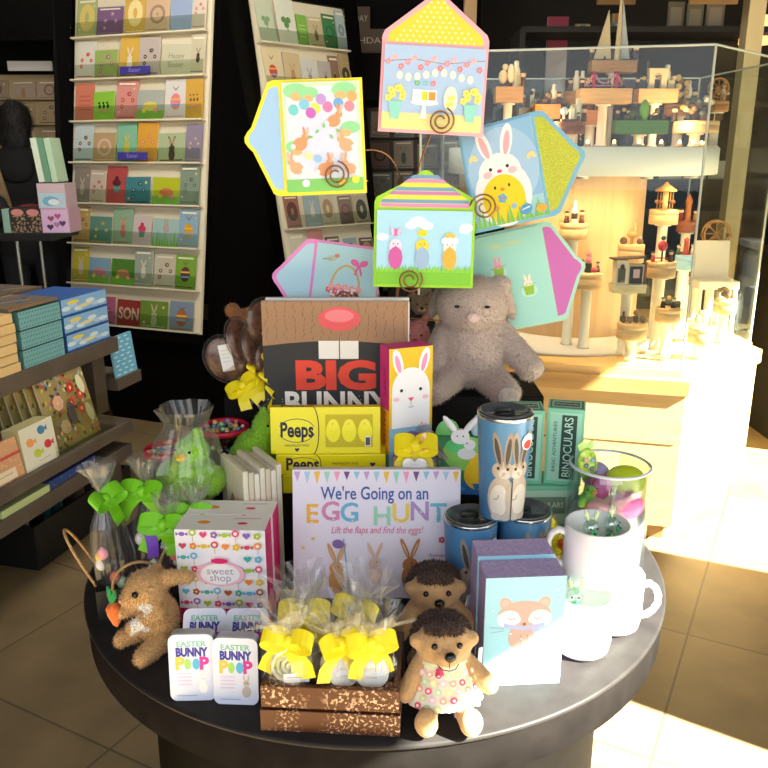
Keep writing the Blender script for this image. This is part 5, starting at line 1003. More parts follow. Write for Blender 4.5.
# ---------------------------------------------------------------- low shelf unit at the left
A = Vector((-1.25, 2.60, 0)); AR = 75.0; tp = M('5a5046', .6, 0, 'noise', 5, .12)
def L2W(a, b, z): t = math.radians(AR); return A+Vector((math.cos(t)*a-math.sin(t)*b, math.sin(t)*a+math.cos(t)*b, z))
sh = thing('shelf_unit', 'low taupe shelf unit of books and boxes at the left edge', 'shelf', A, AR)
for nm, x0, x1, y0, y1, z0, z1 in (('top_shelf', -1.3, .62, 0, .75, .675, .735), ('middle_shelf', -1.3, .52, -.10, .5, .375, .42), ('lower_shelf', -1.3, .50, -.10, .5, .27, .325), ('end_ledge', .62, .80, .02, .5, .50, .55), ('leg_panel', .44, .50, -.04, .02, 0, .27), ('upper_leg', .52, .60, .06, .5, .42, .675), ('back_panel', -1.3, .62, .5, .53, 0, .675)):
    q = MB(); q.box(((x0+x1)/2, (y0+y1)/2, (z0+z1)/2), (x1-x0, y1-y0, z1-z0), tp, .002); q.build(nm, sh)
def lbox(name, label, cat, a0, a1, b, z, d, h, m, artf=None, arttop=None, group=None, rx=0, bev=.001):
    p = L2W((a0+a1)/2, b, z); return carton(name, label, cat, p, AR, a1-a0, d, h, m, artf, arttop, group, rx=rx, bev=bev)
def tealart(q, w, h):
    q.r(0, 0, w, h, '6fa6ac')
    for i in range(14):
        for j in range(4): q.e(w*(i+.5*(j % 2)+.3)/14.5, h*(j+.5)/4, .0045, .0022, '2f6670', rot=30, n=6); q.lay -= 1
def skyart(q, w, h):
    q.r(0, h*.12, w, h, '7fb0dc'); q.r(0, 0, w, h*.12, '1f4fa0')
    for i in range(7): q.e(w*(.1+.13*i), h*(.45+.15*math.sin(i*2)), w*.10, h*.13, ('cfe0f0', 'a8c8ec')[i % 2])
    q.e(w*.25, h*.75, w*.13, h*.11, 'ecd25c'); q.e(w*.5, h*.42, w*.16, h*.08, 'e8d890')
    for i in range(3): q.e(w*(.2+.3*i), h*.10, .004, .003, '103070')
for k in range(3):
    w_ = ('bottom', 'middle', 'top')[k]
    lbox('storage_box', f'{w_} sky blue box with yellow clouds in the stack at shelf corner', 'box', .315-.006*k, .585, .012, .736+.0675*k, .24, .065, '24559c', skyart, group='sky blue boxes')
    lbox('storage_box', f'{w_} teal leaf patterned box in the stack of three', 'box', .075, .295, .012, .736+.0675*k, .24, .063, '4f8288', tealart, group='teal patterned boxes')
for k in range(6): lbox('book', f'cream paper sided book, {ordn[k] if k else "lowest"} counting up the stack at the shelf edge', 'book', -.32, .055-.004*(k % 3), .010+.004*(k % 2), .736+.034*k, .24, .031, M('d8bb84', .7), None, None, 'cream books in the tall stack')
MG = ['5a4a78', '3f4f8c', '7a6a4a', '4f7c8c', '8c7050', '3c3c50', '9c8c60', '6c4c58']
for i, (a_, b_, w_, c1) in enumerate(((-.30, .02, .30, '8a7450'), (.04, .02, .26, '7c6850'), (-.28, .30, .28, '5c4a80'), (.06, .30, .24, '3848a0'), (.34, .30, .24, '6c6050'), (-.1, .52, .3, '4c8090'), (.25, .54, .28, '8c7c58'))):
    z = .94 if b_ < .1 else .736; h_ = .012 if b_ < .1 else .20
    def ta(q, w, h, c1=c1, i=i):
        q.r(.004, .004, w-.004, h-.004, c1); rr = random.Random(i)
        for k in range(10): q.st([(w*rr.random(), h*rr.random()), (w*rr.random(), h*rr.random())], .012, rr.choice(['2c3470', 'c8a870', '8c6c50', '305c80', '503868', 'b89868']))
        q.r(0, 0, w, h*.04, c1)
    ws_ = [' nearest the edge of the shelf top, left', ' lying on the teal boxes', ' with violet bands', ' with bright blue bands', ' beside the sky blue boxes', ' with teal bands at the back', ' farthest back on the shelf']
    lbox('picture_book', f'flat patterned book{ws_[i]}', 'book', a_, a_+w_, b_, z, .20, h_, c1, None, ta)
def wave(q, w, h):
    q.r(0, 0, w, h, '6ab6dc')
    for i in range(9):
        for j in range(3): q.e(w*(j+.4+.3*(i % 2))/3.4, h*(i+.5)/9, w*.09, h*.02, 'd0e8f4', n=10); q.lay -= 1
lbox('picture_book', 'light blue patterned book standing on the end ledge of the shelf unit', 'book', .635, .79, .03, .551, .012, .17, '8ac8e0', wave, rx=-6)
def floral(q, w, h):
    q.r(0, 0, w, h, 'a4935c'); rr = random.Random(4)
    for i in range(150): q.e(w*rr.random()*.94+.006, h*rr.random()*.94+.006, .009, .006, rr.choice(['c8b04c', '4c5c34', 'd0604c', 'e0d8b0', '50485c', 'a8a058', '8c9cc0']), rot=rr.uniform(0, 180), n=8)
    for x, y, s, c in ((.3, .62, .030, 'e8b8a0'), (.62, .75, .022, 'd83c34'), (.55, .55, .020, 'c83830'), (.78, .62, .022, 'd84838'), (.72, .42, .022, 'd05040'), (.3, .28, .028, 'e4c8a8')): q.fl(w*x, h*y, s, c, 'f0d080', 7)
    q.e(w*.84, h*.75, w*.07, h*.14, 'e0dcb8', rot=10); q.e(w*.86, h*.33, w*.07, h*.14, 'dcd8b0', rot=10); q.e(w*.5, h*.42, w*.08, h*.17, '5a5058')
for k in range(6):
    lbox('picture_book', f'glossy floral patterned book, {("frontmost" if k == 0 else ordn[k]+" from the front")} in the acrylic holder', 'book', .10-.022*k, .37-.022*k, -.055+.026*k, .421+.001*k, .007, .268, 'c8bc98', floral, group='floral books in the acrylic holder', rx=-14)
o = thing('acrylic_holder', 'clear acrylic holder in front of the floral patterned books', 'holder', L2W(.25, -.07, .421), AR)
q = MB(); q.box((0, -.012, .07), (.36, .003, .14), ACRYL, X=R('X', -14)); q.build('front_plate', o); q = MB(); q.box((0, .05, .002), (.36, .13, .003), ACRYL); q.build('foot_plate', o)
def fish(q, w, h):
    q.r(0, 0, w, h, 'dcdccc')
    for x, y, c in ((.25, .62, 'e8a060'), (.62, .80, '3c7cac'), (.40, .32, 'b8c840'), (.74, .42, 'c83838')): q.e(w*x, h*y, w*.11, h*.10, c, rot=-15); q.p([(w*x+w*.08, h*y), (w*x+w*.18, h*y+h*.07), (w*x+w*.18, h*y-h*.07)], c)
    q.st([(w*.4, h*.12), (w*.75, h*.14)], .0015, '807868')
lbox('gift_box', 'white box printed with four small coloured fish, on the middle shelf', 'box', -.085, .085, -.078, .421, .07, .150, 'b8b080', fish, rx=-6)
def lips(q, w, h): q.r(.008, .008, w-.008, h-.008, 'ece6d4'); q.e(w*.5, h*.58, w*.24, h*.07, 'ecb468'); q.e(w*.5, h*.50, w*.20, h*.08, 'f0bc74'); q.st([(w*.28, h*.55), (w*.5, h*.53), (w*.72, h*.55)], .004, 'd89c50')
lbox('picture_book', 'cream book with an orange pair of lips on its cover', 'book', -.33, -.10, .02, .421, .012, .235, 'c8b890', lips, rx=-16)
def pinkp(q, w, h):
    q.r(0, 0, w, h, 'd0a078'); rr = random.Random(6)
    for i in range(60): q.st([(w*rr.random(), h*rr.random())]*1+[(w*rr.random()*.9, h*rr.random()*.9)], .001, 'e0b890') if i < 12 else q.e(w*rr.random(), h*rr.random(), .006, .002, 'e4bc94', rot=rr.uniform(0, 180), n=6)
    q.st([(0, h*.60), (w, h*.62)], .010, 'c8504c'); q.r(w*.15, h*.05, w*.85, h*.32, 'e4d4b8'); q.st([(w*.22, h*.2), (w*.78, h*.2)], .002, '907858')
lbox('picture_book', 'peach patterned book with a red band below the lips book', 'book', -.335, -.09, -.075, .421, .014, .135, 'c8a080', pinkp, rx=-10)
lbox('picture_book', 'pale green book lying flat in the slot between two shelves', 'book', -.24, -.005, -.094, .326, .2, .026, 'b8c890')
lbox('picture_book', 'dark blue starry book lying flat in the slot between two shelves', 'book', .0, .27, -.088, .326, .2, .030, '2c4488', lambda q, w, h: [q.e(w*(.1+.16*i), h*(.3+.4*(i % 2)), .002, .002, 'b8c8f0', n=6) for i in range(6)])
# black bin of books on the floor
o = thing('storage_bin', 'black open bin of books on the floor under the shelf unit', 'bin', L2W(0, 0, 0), AR); q = MB(); bk = M('0b0b0d', .6, 0, 'noise', 30)
for x0, x1, y0, y1 in ((0, .62, 0, .01), (0, .62, .38, .39), (0, .01, .01, .38), (.61, .62, .01, .38)): q.box(((x0+x1)/2, (y0+y1)/2, .085), (x1-x0, y1-y0, .17), bk)
q.box((.31, .2, .006), (.60, .37, .01), bk); q.build('bin_body', o)
for i, (a_, c, h_, l) in enumerate(((.03, 'd8c8a0', .15, 'cream book at the near end of the black bin'), (.075, 'c8c0a8', .16, 'second pale book from the near end of the black bin'), (.13, '24201c', .21, 'dark book with white lettering standing tall in the black bin'), (.20, '2c8080', .175, 'teal book in the middle of the black bin'), (.26, '287070', .17, 'second teal book in the black bin'), (.33, '403c38', .18, 'charcoal book in the black bin'), (.40, '9c8c70', .165, 'tan book toward the far end of the black bin'), (.48, '5c6070', .19, 'slate book at the far end of the black bin'))):
    p = L2W(a_, .06+.01*(i % 2), .013); q = MB(); q.box((0, .13, h_/2), (.024, .22, h_), c, .001); q.dl = .0005
    if i == 2: q.face(T(-.0125, .24, 0) @ LEFTF); q.t('chocolate', .11, h_*.85, .026, 'd8b890')
    tag(q.build('book'), l, 'book', 'books in the black bin', loc=p, rz=AR)
# black shelf farther back with tins, boxes and upright books
sb = thing('display_shelf', 'black shelf on chrome posts in front of the person', 'shelf', (-2.05, 3.98, 0))
q = MB(); q.box((0, 0, 1.075), (.98, .34, .035), 'LB' and M('0a0909', .5), .003); q.build('shelf_board', sb)
q = MB(); q.box((0, 0, .45), (.98, .34, .03), M('0a0909', .5), .003); q.build('lower_board', sb)
for x in (.30, -.42):
    for y in (-.13, .13): q = MB(); q.lathe([(.009, 0), (.009, 1.06)], M('b0b0b4', .25, .9), 12, X=T(x, y, 0)); q.build('chrome_post', sb)
zs = 1.0930
def bx(label, u0, u1, y, z, h, d, m, art=None, nm='gift_box', grp=None, rz=0):
    x0 = at(u0, 200, y).x; x1 = at(u1, 200, y).x; return carton(nm, label, 'box' if nm != 'picture_book' else 'book', ((x0+x1)/2, y, z), rz, x1-x0, d, h, m, art, None, grp)
def hearts(q, w, h):
    q.r(.004, .004, w-.004, h-.004, 'c8a8c8')
    for x, y, c in ((.35, .6, '90406c'), (.6, .7, 'b04880'), (.75, .4, '4c2c58'), (.3, .25, '302048'), (.55, .35, 'a86c98')): q.ht(w*x, h*y, .016, c)
def drag(q, w, h): q.r(.004, .004, w-.004, h*.62, 'a8c0cc'); q.e(w*.45, h*.3, w*.3, h*.2, '68a8c0'); q.e(w*.55, h*.26, w*.2, h*.12, 'd8d8d8'); q.r(.004, h*.64, w-.004, h-.004, 'c0a8b0')
bx('lower pink box with dark hearts on the black shelf', 39, 67, 3.84, zs, .112, .15, 'b894a8', hearts)
bx('upper pale box with a blue swirl, stacked on the hearts box', 38, 66, 3.845, zs+.1125, .115, .14, 'b8a0a8', drag)
def leo(q, w, h):
    q.r(0, 0, w, h, '2c241c'); rr = random.Random(2)
    for i in range(50): q.e(w*rr.random(), h*rr.random()*.75, .005, .004, 'a08868', n=6); q.lay -= 1
    q.lay += 2; q.e(w*.5, h*.82, w*.42, h*.14, 'c88078')
for i, (u0, u1) in enumerate(((8, 23), (23.5, 38.5))): bx(('left', 'right')[i]+' dark speckled tin box with pink oval lid label', u0, u1, 3.85, zs, .115, .14, '2c241c', leo, grp='dark speckled boxes on black shelf')
bx('pale green box at the extreme left of the black shelf', 0, 7, 3.85, zs, .11, .14, '88a898')
for i, c in enumerate(('c8d4c0', '5c8c70', 'a8c4a8')):
    p = at(47+6.5*i, 200, 3.90); q = MB(); q.box((0, .06, .10), (.028, .13, .20), c, .002); ob = q.build('picture_book'); tag(ob, ('whitish', 'deep green', 'sage')[i]+' upright book leaning on top of the pale box', 'book', 'upright green books', loc=(p.x, 3.87, zs+.2285+.004)); ob.rotation_euler = (0, math.radians(-6), 0)
q = MB(); q.box((0, 0, .06), (.10, .1, .12), '8c2024', .004); tag(q.build('gift_box'), 'small dark red box behind the speckled tins', 'box', loc=(at(30, 180, 4.03).x, 4.05, zs))
q = MB(); plush(q, [((0, 0, .07), (.13, .07, .07)), ((.04, 0, .12), (.06, .05, .05))], lambda p: M('0c0b0c', .8), .01); tag(q.build('handbag'), 'soft black bag lying behind the speckled tins', 'bag', loc=(-2.02+.05, 4.06, zs)); 
q = MB(); q.box((0, 0, .2), (.05, .02, .42), M('7c6444', .6, 0, 'wood', 20, .15), .002, X=R('Y', -12)); tag(q.build('wooden_board'), 'slanted brown wooden board at the left edge', 'board', loc=(at(6, 180, 4.1).x, 4.12, zs))
# ---------------------------------------------------------------- glazed music box case
pl = M('dcb878', .42, 0, 'wood', 26, .07); plt = M('c99c5c', .45, 0, 'wood', 26, .12); lw_ = M('d6b080', .5, 0, 'wood', 90, .10); dw_ = M('8c4c2c', .5, 0, 'wood', 60, .15)
Cc = Vector((1.11, 2.80)); Lc = Vector((.09, 3.052)); Dc = Vector((1.60, 3.30)); Ec = Vector((1.54, 4.10)); Fc = Vector((.26, 4.16)); poly = [Lc, Cc, Dc, Ec, Fc]; ctr = sum(poly, Vector((0, 0)))/5
def pol(k): return [tuple(ctr+(p-ctr)*(1-k/max(.2, (p-ctr).length))) for p in poly]
cs = thing('display_case', 'large light wood cabinet with a glass case of wooden music boxes', 'display case', (.9, 3.5, 0)); OX = T(-.9, -3.5, 0)
q = MB(OX); q.prism(pol(.06), 0, .07, M('8a6a40', .6)); q.build('plinth', cs)
q = MB(OX); q.prism(pol(.012), .07, .60, pl); q.build('cabinet_body', cs)
q = MB(OX); q.prism(pol(-.004), .60, .655, plt); q.build('cabinet_top', cs)
q = MB(OX); q.prism(pol(.04), .655, .685, pl); q.build('case_floor', cs)
# seams on the front: drawer lines
q = MB(OX); fd_ = (Lc-Cc).normalized(); nf = Vector((-fd_.y, fd_.x)); nf = nf if nf.y < 0 else -nf
a0 = Cc+fd_*.03-nf*.010; a1_ = Lc-fd_*.05-nf*.010
q.add([(*(a0+nf*.001), .40), (*(a1_+nf*.001), .40), (*(a1_+nf*.001), .405), (*(a0+nf*.001), .405)], [(0, 1, 2, 3)], '6a4c28'); q.build('drawer_seam', cs)
gp = pol(.05)
for i in range(5):
    p, r_ = Vector(gp[i]), Vector(gp[(i+1) % 5]); d = (r_-p).normalized(); n_ = Vector((d.y, -d.x))*.004
    q = MB(OX); q.add([(*(p+n_), .686), (*(r_+n_), .686), (*(r_-n_), .686), (*(p-n_), .686), (*(p+n_), 1.80), (*(r_+n_), 1.80), (*(r_-n_), 1.80), (*(p-n_), 1.80)], [(0, 1, 2, 3), (7, 6, 5, 4), (0, 4, 5, 1), (1, 5, 6, 2), (2, 6, 7, 3), (3, 7, 4, 0)], GLASS); q.build('glass_pane', cs)
    q = MB(OX); q.tube([(*p, 1.80), (*r_, 1.80)], .004, M('d0d8d4', .15, 0), 6); q.build('top_edge_strip', cs)
    q = MB(OX); q.tube([(*p, .686), (*p, 1.80)], .0045, M('c8ccc0', .2), 6); q.build('corner_strip', cs)
DX, DY = .84, 3.58
q = MB(); q.lathe([(.30, .686), (.30, 1.372)], M('e0b888', .5, 0, 'wood', 30, .06, 2), 64); tag(q.build('wood_column'), 'round light wood column in the middle of the glass case', 'column', loc=(DX, DY+.04, 0))
o = thing('round_shelf', 'white edged round shelf carrying the upper music boxes in the case', 'shelf', (DX, DY, 0))
q = MB(); q.lathe([(0, 1.373), (.555, 1.373), (.56, 1.376), (.56, 1.475), (.556, 1.478)], M('f2f1ea', .4), 96); q.build('white_rim', o)
q = MB(); q.lathe([(.556, 1.479), (0, 1.480)], plt, 96); q.build('wooden_top', o)
q = MB(); q.lathe([(0, .687), (.50, .687), (.50, .700), (0, .702)], M('ece4dc', .5), 72); tag(q.build('floor_disc'), 'white round disc lying on the floor of the glass case', 'disc', loc=(DX-.06, DY-.03, 0))
for i, (x, y) in enumerate(((.50, 3.16), (.74, 3.06), (.98, 3.06), (1.20, 3.20))):
    o = thing('spotlight', f'small warm downlight under the round shelf, {on[i]} from left', 'lamp', (x+.0, y+.02, 1.372)); q = MB(); q.lathe([(.022, 0), (.024, -.008), (.018, -.010)], M('c8c0b0', .3, .6), 20); q.build('housing', o); q = MB(); q.lathe([(.018, -.009), (0, -.009)], M('ffd9a0', .5, 0, 'emit', 14), 20); q.build('lens', o)
    lamp('SPOT', 'downlight', (x, y+.02, 1.355), 6.5, (1, .66, .34), spot_size=2.6, spot_blend=.8, shadow_soft_size=.02, aim=(0, .35, -1))
TLm = M('ffca70', .5, 0, 'emit', 9)
k = 0
for i in range(13):
    a = math.radians(205+11*i); x, y = DX+.50*math.cos(a), DY+.50*math.sin(a)
    o = thing('tea_light', 'tiny glowing tea light along the front rim of the round shelf', 'tea light', (x, y, 1.4805), 0, 'tea lights on the round shelf'); q = MB(); q.lathe([(0, 0), (.010, 0), (.011, .010), (.009, .010), (0, .008)], M('e8dcc0', .4), 16); q.build('cup', o); q = MB(); q.ell((0, 0, .015), (.006, .006, .008), TLm, n=10); q.build('flame', o)
lamp('POINT', 'tea_light_glow', (.62, 3.14, 1.56), 3.4, (1, .62, .28), shadow_soft_size=.05); lamp('POINT', 'tea_light_glow', (1.12, 3.20, 1.56), 3.4, (1, .62, .28), shadow_soft_size=.05)

def fig(q, kind, r, rr):
    W_ = '7a4c2c'; B_ = '3a2c22'
    def man(x, y, s, c, h='e8c49c'):
        q.lathe([(0, 0), (.009*s, 0), (.006*s, .022*s), (0, .024*s)], M(c), 10, X=T(x, y, 0)); q.ell((x, y, .029*s), .0075*s, M(h), n=10); q.ell((x, y, .033*s), (.008*s, .008*s, .005*s), M(B_), n=8)
    if kind == 'figures': man(-.022, .0, 1.3, '6c4c30'); man(.022, .0, 1.3, '503020'); q.lathe([(.012, 0), (.012, .05), (.008, .06), (.008, .075), (0, .078)], 'e0d8c0', 12)
    elif kind == 'bottle': q.lathe([(.010, 0), (.011, .045), (.005, .058), (.005, .075), (0, .076)], 'ece4cc', 12); q.lathe([(.0113, .015), (.0113, .035)], B_, 12); man(-.026, 0, 1.1, '4a2c1c'); man(.026, 0, 1.2, '6c3c24')
    elif kind == 'pink': man(-.022, .01, 1.2, 'd8c0a0'); q.ell((0, 0, .045), (.012, .010, .014), 'e88898'); q.ell((0, 0, .065), .010, 'f0a0a8'); q.lathe([(.014, 0), (.012, .032)], '2c3020', 12); q.ell((.02, -.006, .010), (.014, .010, .010), 'c84050'); man(.036, .01, 1.0, '705030')
    elif kind == 'bird': q.ell((0, 0, .035), (.020, .012, .014), 'c89858'); q.tube([(.008, 0, .04), (.012, 0, .062), (.004, 0, .078)], [.007, .005, .003], 'c89858', 8); q.tube([(0, 0, 0), (0, 0, .03)], .006, 'b08848', 8); q.ell((-.03, 0, .012), (.014, .012, .014), '60402c'); q.ell((.03, 0, .010), (.012, .010, .012), '705040'); q.ell((.03, -.004, .024), .006, 'e8d0b0')
    elif kind == 'house':
        q.box((-.030, 0, .055), (.042, .05, .085), 'd8ccb0'); q.box((.022, .006, .045), (.055, .04, .072), 'c8bca0'); q.box((.0, 0, .104), (.12, .055, .004), B_, X=R('Y', -3)); q.box((-.032, -.026, .045), (.026, .003, .05), '4a4034'); q.box((.022, -.016, .045), (.045, .003, .06), '28242c'); q.box((.022, -.019, .05), (.022, .003, .03), 'c8a8b0'); q.ell((-.032, -.03, .075), (.008, .002, .010), B_); q.tube([(.056, -.01, .0), (.056, -.01, .09)], .005, '8c5c34', 8); q.box((0, 0, .006), (.12, .06, .012), 'dccca8')
    elif kind == 'carousel':
        q.lathe([(.0, .062), (.034, .060), (.036, .064), (.010, .082), (.003, .092), (0, .092)], M('c8923c', .5), 20); q.tube([(0, 0, 0), (0, 0, .062)], .009, 'e0c080', 10)
        for k in range(5): a = k*1.257; q.tube([(.026*math.cos(a), .026*math.sin(a), 0), (.026*math.cos(a), .026*math.sin(a), .06)], .0016, 'a07838', 6); q.ell((.026*math.cos(a), .026*math.sin(a), .026), (.010, .005, .007), ('7c5030', '4c3020', 'a86c40')[k % 3], n=8)
    elif kind == 'tower': q.lathe([(.012, 0), (.010, .06), (.013, .062), (.012, .074), (0, .098)], M('b86c34'), 12); q.lathe([(.012, .0), (.011, .02)], '8c4c2c', 12); man(.026, -.006, 1.1, 'a88050'); man(.034, .01, .9, 'c8a070'); man(-.024, .0, 1.2, '7c3030')
    elif kind == 'balloon': q.ell((0, 0, .052), (.016, .014, .018), M('b03038', .4)); q.tube([(0, 0, 0), (0, 0, .04)], .003, '503020', 6); q.ell((0, 0, .078), .008, B_); man(-.03, 0, .9, 'a83c34'); man(.03, 0, 1.0, '503828'); q.tube([(-.03, 0, .012), (.03, 0, .012)], .0025, 'b83c3c', 6)
    elif kind == 'red': q.lathe([(.010, 0), (.008, .05), (.012, .052), (0, .062)], 'c0503c', 12); q.lathe([(.018, .0), (.018, .008)], 'a83830', 14); man(.026, 0, 1.1, 'd8b890'); man(-.026, 0, 1.0, '405038')
    elif kind == 'train':
        for k in range(4): q.box((-.03+.02*k, .004*(-1)**k, .012), (.016, .014, .016), ('3c2c24', '7c5438', '302820', '5c4030')[k], .001); q.tube([(-.03+.02*k, -.008, .006), (-.03+.02*k, .008, .006)], .006, '241c18', 8)
        q.tube([(-.03, 0, .02), (-.03, 0, .036)], .004, '302820', 8); q.ell((.01, 0, .032), (.010, .008, .010), '8c6c48', n=10)
    elif kind == 'dark': man(-.02, 0, 1.0, '302824'); man(.015, -.005, 1.0, '283038'); q.ell((0, 0, .035), .007, 'e0b040'); q.box((.03, 0, .012), (.018, .014, .02), '403830')
    elif kind == 'bush':
        for k in range(12): q.ell((.03*math.cos(k*2.4)*rr.random(), .03*math.sin(k*2.4)*rr.random(), .012+.03*rr.random()), .010, ('7c6448', '5c4430', 'a08860')[k % 3], n=8)
    elif kind == 'bridge':
        for x in (-.042, .042):
            for y in (-.010, .010): q.box((x, y, .030), (.010, .006, .062), M('c8285c'))
            q.box((x, 0, .056), (.010, .026, .006), M('c8285c')); q.box((x, 0, .034), (.010, .026, .005), M('c8285c'))
        for y in (-.010, .010): q.tube([(-.075, y, .008), (-.055, y, .028), (-.042, y, .058), (-.02, y, .026), (0, y, .020), (.02, y, .026), (.042, y, .058), (.055, y, .028), (.075, y, .008)], .002, 'e0a0b0', 6)
        q.box((0, 0, .012), (.15, .024, .004), 'c88898'); q.box((.07, -.014, .008), (.014, .01, .014), '303030')
    elif kind == 'arch':
        for x in (-.02, .02): q.box((x, 0, .022), (.018, .024, .044), 'd8c8a0')
        q.box((0, 0, .052), (.060, .026, .016), 'd8c8a0'); q.box((0, 0, .062), (.066, .030, .004), 'c0b088'); q.tube(arc3(.0, .036, .011), .003, 'b8a880', 6); q.tube([(-.03, .01, .06), (-.03, .01, .088)], .005, '504838', 8); q.box((.045, 0, .014), (.022, .02, .028), 'b8a880')
    elif kind == 'cactus': q.ell((.012, 0, .030), (.016, .014, .038), M('7cb43c', .6)); q.ell((-.024, .004, .016), (.022, .014, .018), '4c5c2c'); q.ell((-.042, 0, .010), (.014, .012, .012), '5c4c30'); man(.045, 0, .7, '403830'); q.box((-.01, -.012, .008), (.02, .01, .014), '303828')
    elif kind == 'sails': q.add([(-.055, 0, .005), (-.006, 0, .005), (-.02, 0, .135), (-.055, .008, .005), (-.006, .008, .005), (-.02, .008, .135)], [(0, 1, 2), (5, 4, 3), (0, 3, 4, 1), (1, 4, 5, 2), (2, 5, 3, 0)], 'c8b890'); q.lathe([(.010, 0), (.006, .10), (.002, .19), (0, .2)], 'd0bc90', 6, X=T(.012, 0, 0)); q.add([(.018, 0, .005), (.048, 0, .005), (.018, 0, .16), (.018, .006, .005), (.048, .006, .005), (.018, .006, .16)], [(0, 1, 2), (5, 4, 3), (0, 3, 4, 1), (1, 4, 5, 2), (2, 5, 3, 0)], 'a8b0b0'); man(.065, 0, 1.2, '404850')
    elif kind == 'gold':
        for k in range(9): q.ell((.016*math.cos(k*2), .016*math.sin(k*2), .012+.009*k), .011, ('c89c48', 'a87c38', 'd8b868')[k % 3], n=8)
    elif kind == 'wheel':
        for yy in (-.012, .012): q.tube([(.045*math.cos(t), yy, .06+.045*math.sin(t)) for t in [2*PI*k/24 for k in range(24)]], .003, 'c89458', 6, closed=True)
        for k in range(8): a = k*PI/4; q.tube([(0, 0, .06), (.045*math.cos(a), 0, .06+.045*math.sin(a))], .002, 'b88448', 6); q.box((.045*math.cos(a), 0, .055+.045*math.sin(a)), (.014, .014, .012), ('8c5c34', 'd0a060')[k % 2])
        for x in (-.03, .03): q.tube([(x, 0, 0), (0, 0, .06)], .004, 'a87440', 6)
    elif kind == 'satellite': q.ell((-.020, 0, .034), (.014, .004, .014), 'e0e4e8'); q.tube([(-.02, 0, 0), (-.02, 0, .03)], .004, 'd8d0c0', 6); q.box((.006, 0, .022), (.014, .014, .044), 'e8e4d0'); q.lathe([(.009, .044), (0, .060)], 'd8c890', 8, X=T(.006, 0, 0)); q.box((.0, 0, .004), (.06, .03, .008), '6c5848'); man(.028, 0, .8, '504038')
    elif kind == 'dancers': q.ell((-.018, 0, .03), (.014, .012, .02), 'd8c090'); q.ell((-.012, 0, .058), .010, 'e0c898'); q.ell((.006, 0, .04), (.012, .010, .028), 'e0d0a8'); q.tube([(.03, 0, 0), (.03, 0, .03)], .007, 'c8a868', 8); q.ell((.03, 0, .036), .007, 'd8b878')
    elif kind == 'swirl':
        for k in range(14): q.ell((.035*math.cos(k*1.9)*(.4+.6*rr.random()), .02*math.sin(k*1.9), .014+.045*rr.random()), (.010, .008, .009), ('2c3028', '4c5c50', '806c4c', 'b8b8a8', '303c48')[k % 5], n=8)
def arc3(x, z, r): return [(x+r*math.cos(t), -.012, z+r*math.sin(t)) for t in [PI*k/10 for k in range(11)]]
TOP_ = 1.4808
def music(label, u, v, y, r, h, col, kind, shape='round', floor=.702, pw=.020, depth=.06, s=1.0):
    p = at(u, v, y); o = thing('music_box', label, 'music box', p, 0, 'wooden music boxes in the glass case'); q = MB(); m = col if not isinstance(col, str) else M(col, .5, 0, 'wood', 90, .1)
    if shape == 'round': q.lathe([(0, 0), (r-.002, 0), (r, .002), (r, h*.62), (r-.0015, h*.64), (r-.0015, h*.68), (r, h*.70), (r, h-.002), (r-.002, h), (0, h)], m, 40)
    else: q.box((0, 0, h/2), (2*r, depth, h), m, .002)
    q.build('base', o); q = MB(T(0, 0, h-.0005) @ Matrix.Scale(s, 4)); rr = random.Random(int(u)); fig(q, kind, r, rr)
    if floor == TOP_:
        q.M = q.M @ T(r*.55/s, .012, 0); fig(q, 'figures' if r < .08 else 'train', r, rr)
        if r > .07: q.M = q.M @ T(-1.15*r/s, 0, 0); fig(q, 'dark', r, rr)
    q.build('scene_figures', o)
    if p.z-floor > .015:
        q = MB(); hh = p.z-floor-.001; q.lathe([(0, 0), (pw*1.25, 0), (pw*1.25, .006), (pw, .008), (pw, hh-.008), (pw*1.6, hh-.006), (pw*1.6, hh), (0, hh)], M('e8e2d4', .35), 24); tag(q.build('display_pedestal'), 'white pedestal under the '+label, 'pedestal', 'white pedestals in the glass case', loc=(p.x, p.y, floor+.0003))
F1 = .702
music('round music box with bottle and two dolls, at left', 573, 239, 3.205, .054, .062, lw_, 'bottle', s=1.15)
music('round music box with a pink figure', 587, 288, 3.14, .054, .062, lw_, 'pink', s=1.1)
music('round music box with a tan bird', 630, 262, 3.235, .052, .072, lw_, 'bird', s=1.1)
music('little house music box with dark windows', 627, 292, 3.06, .062, .020, 'e0cca0', 'house', 'box', depth=.07, s=1.08)
music('carousel music box with a gold roof', 663, 224, 3.33, .058, .058, lw_, 'carousel', s=1.2)
music('brown based music box with an orange tower', 686, 232, 3.56, .044, .05, dw_, 'tower', s=1.2)
music('round music box with a dark red balloon', 660, 277, 3.10, .056, .060, lw_, 'balloon', s=1.15)
music('pale blue based music box with a red figure', 684, 269, 3.32, .040, .060, M('8cb4cc', .5), 'red', s=1.15)
music('low round music box with brown cars', 631, 338, 2.985, .056, .060, lw_, 'train', s=1.2)
music('round music box with small dark riders', 667, 321, 3.00, .046, .052, lw_, 'dark', s=1.1)
music('sunlit round music box with tiny dancers', 700, 342, 3.02, .048, .060, lw_, 'dancers', s=1.0)
music('round music box with a brown thicket', 724, 312, 3.30, .048, .052, lw_, 'bush', s=1.1)
music('music box with a wooden ferris wheel', 713, 262, 3.66, .060, .05, lw_, 'wheel', s=1.3)
music('round music box behind the blue one', 697, 282, 3.75, .07, .06, dw_, 'swirl', s=1.3)

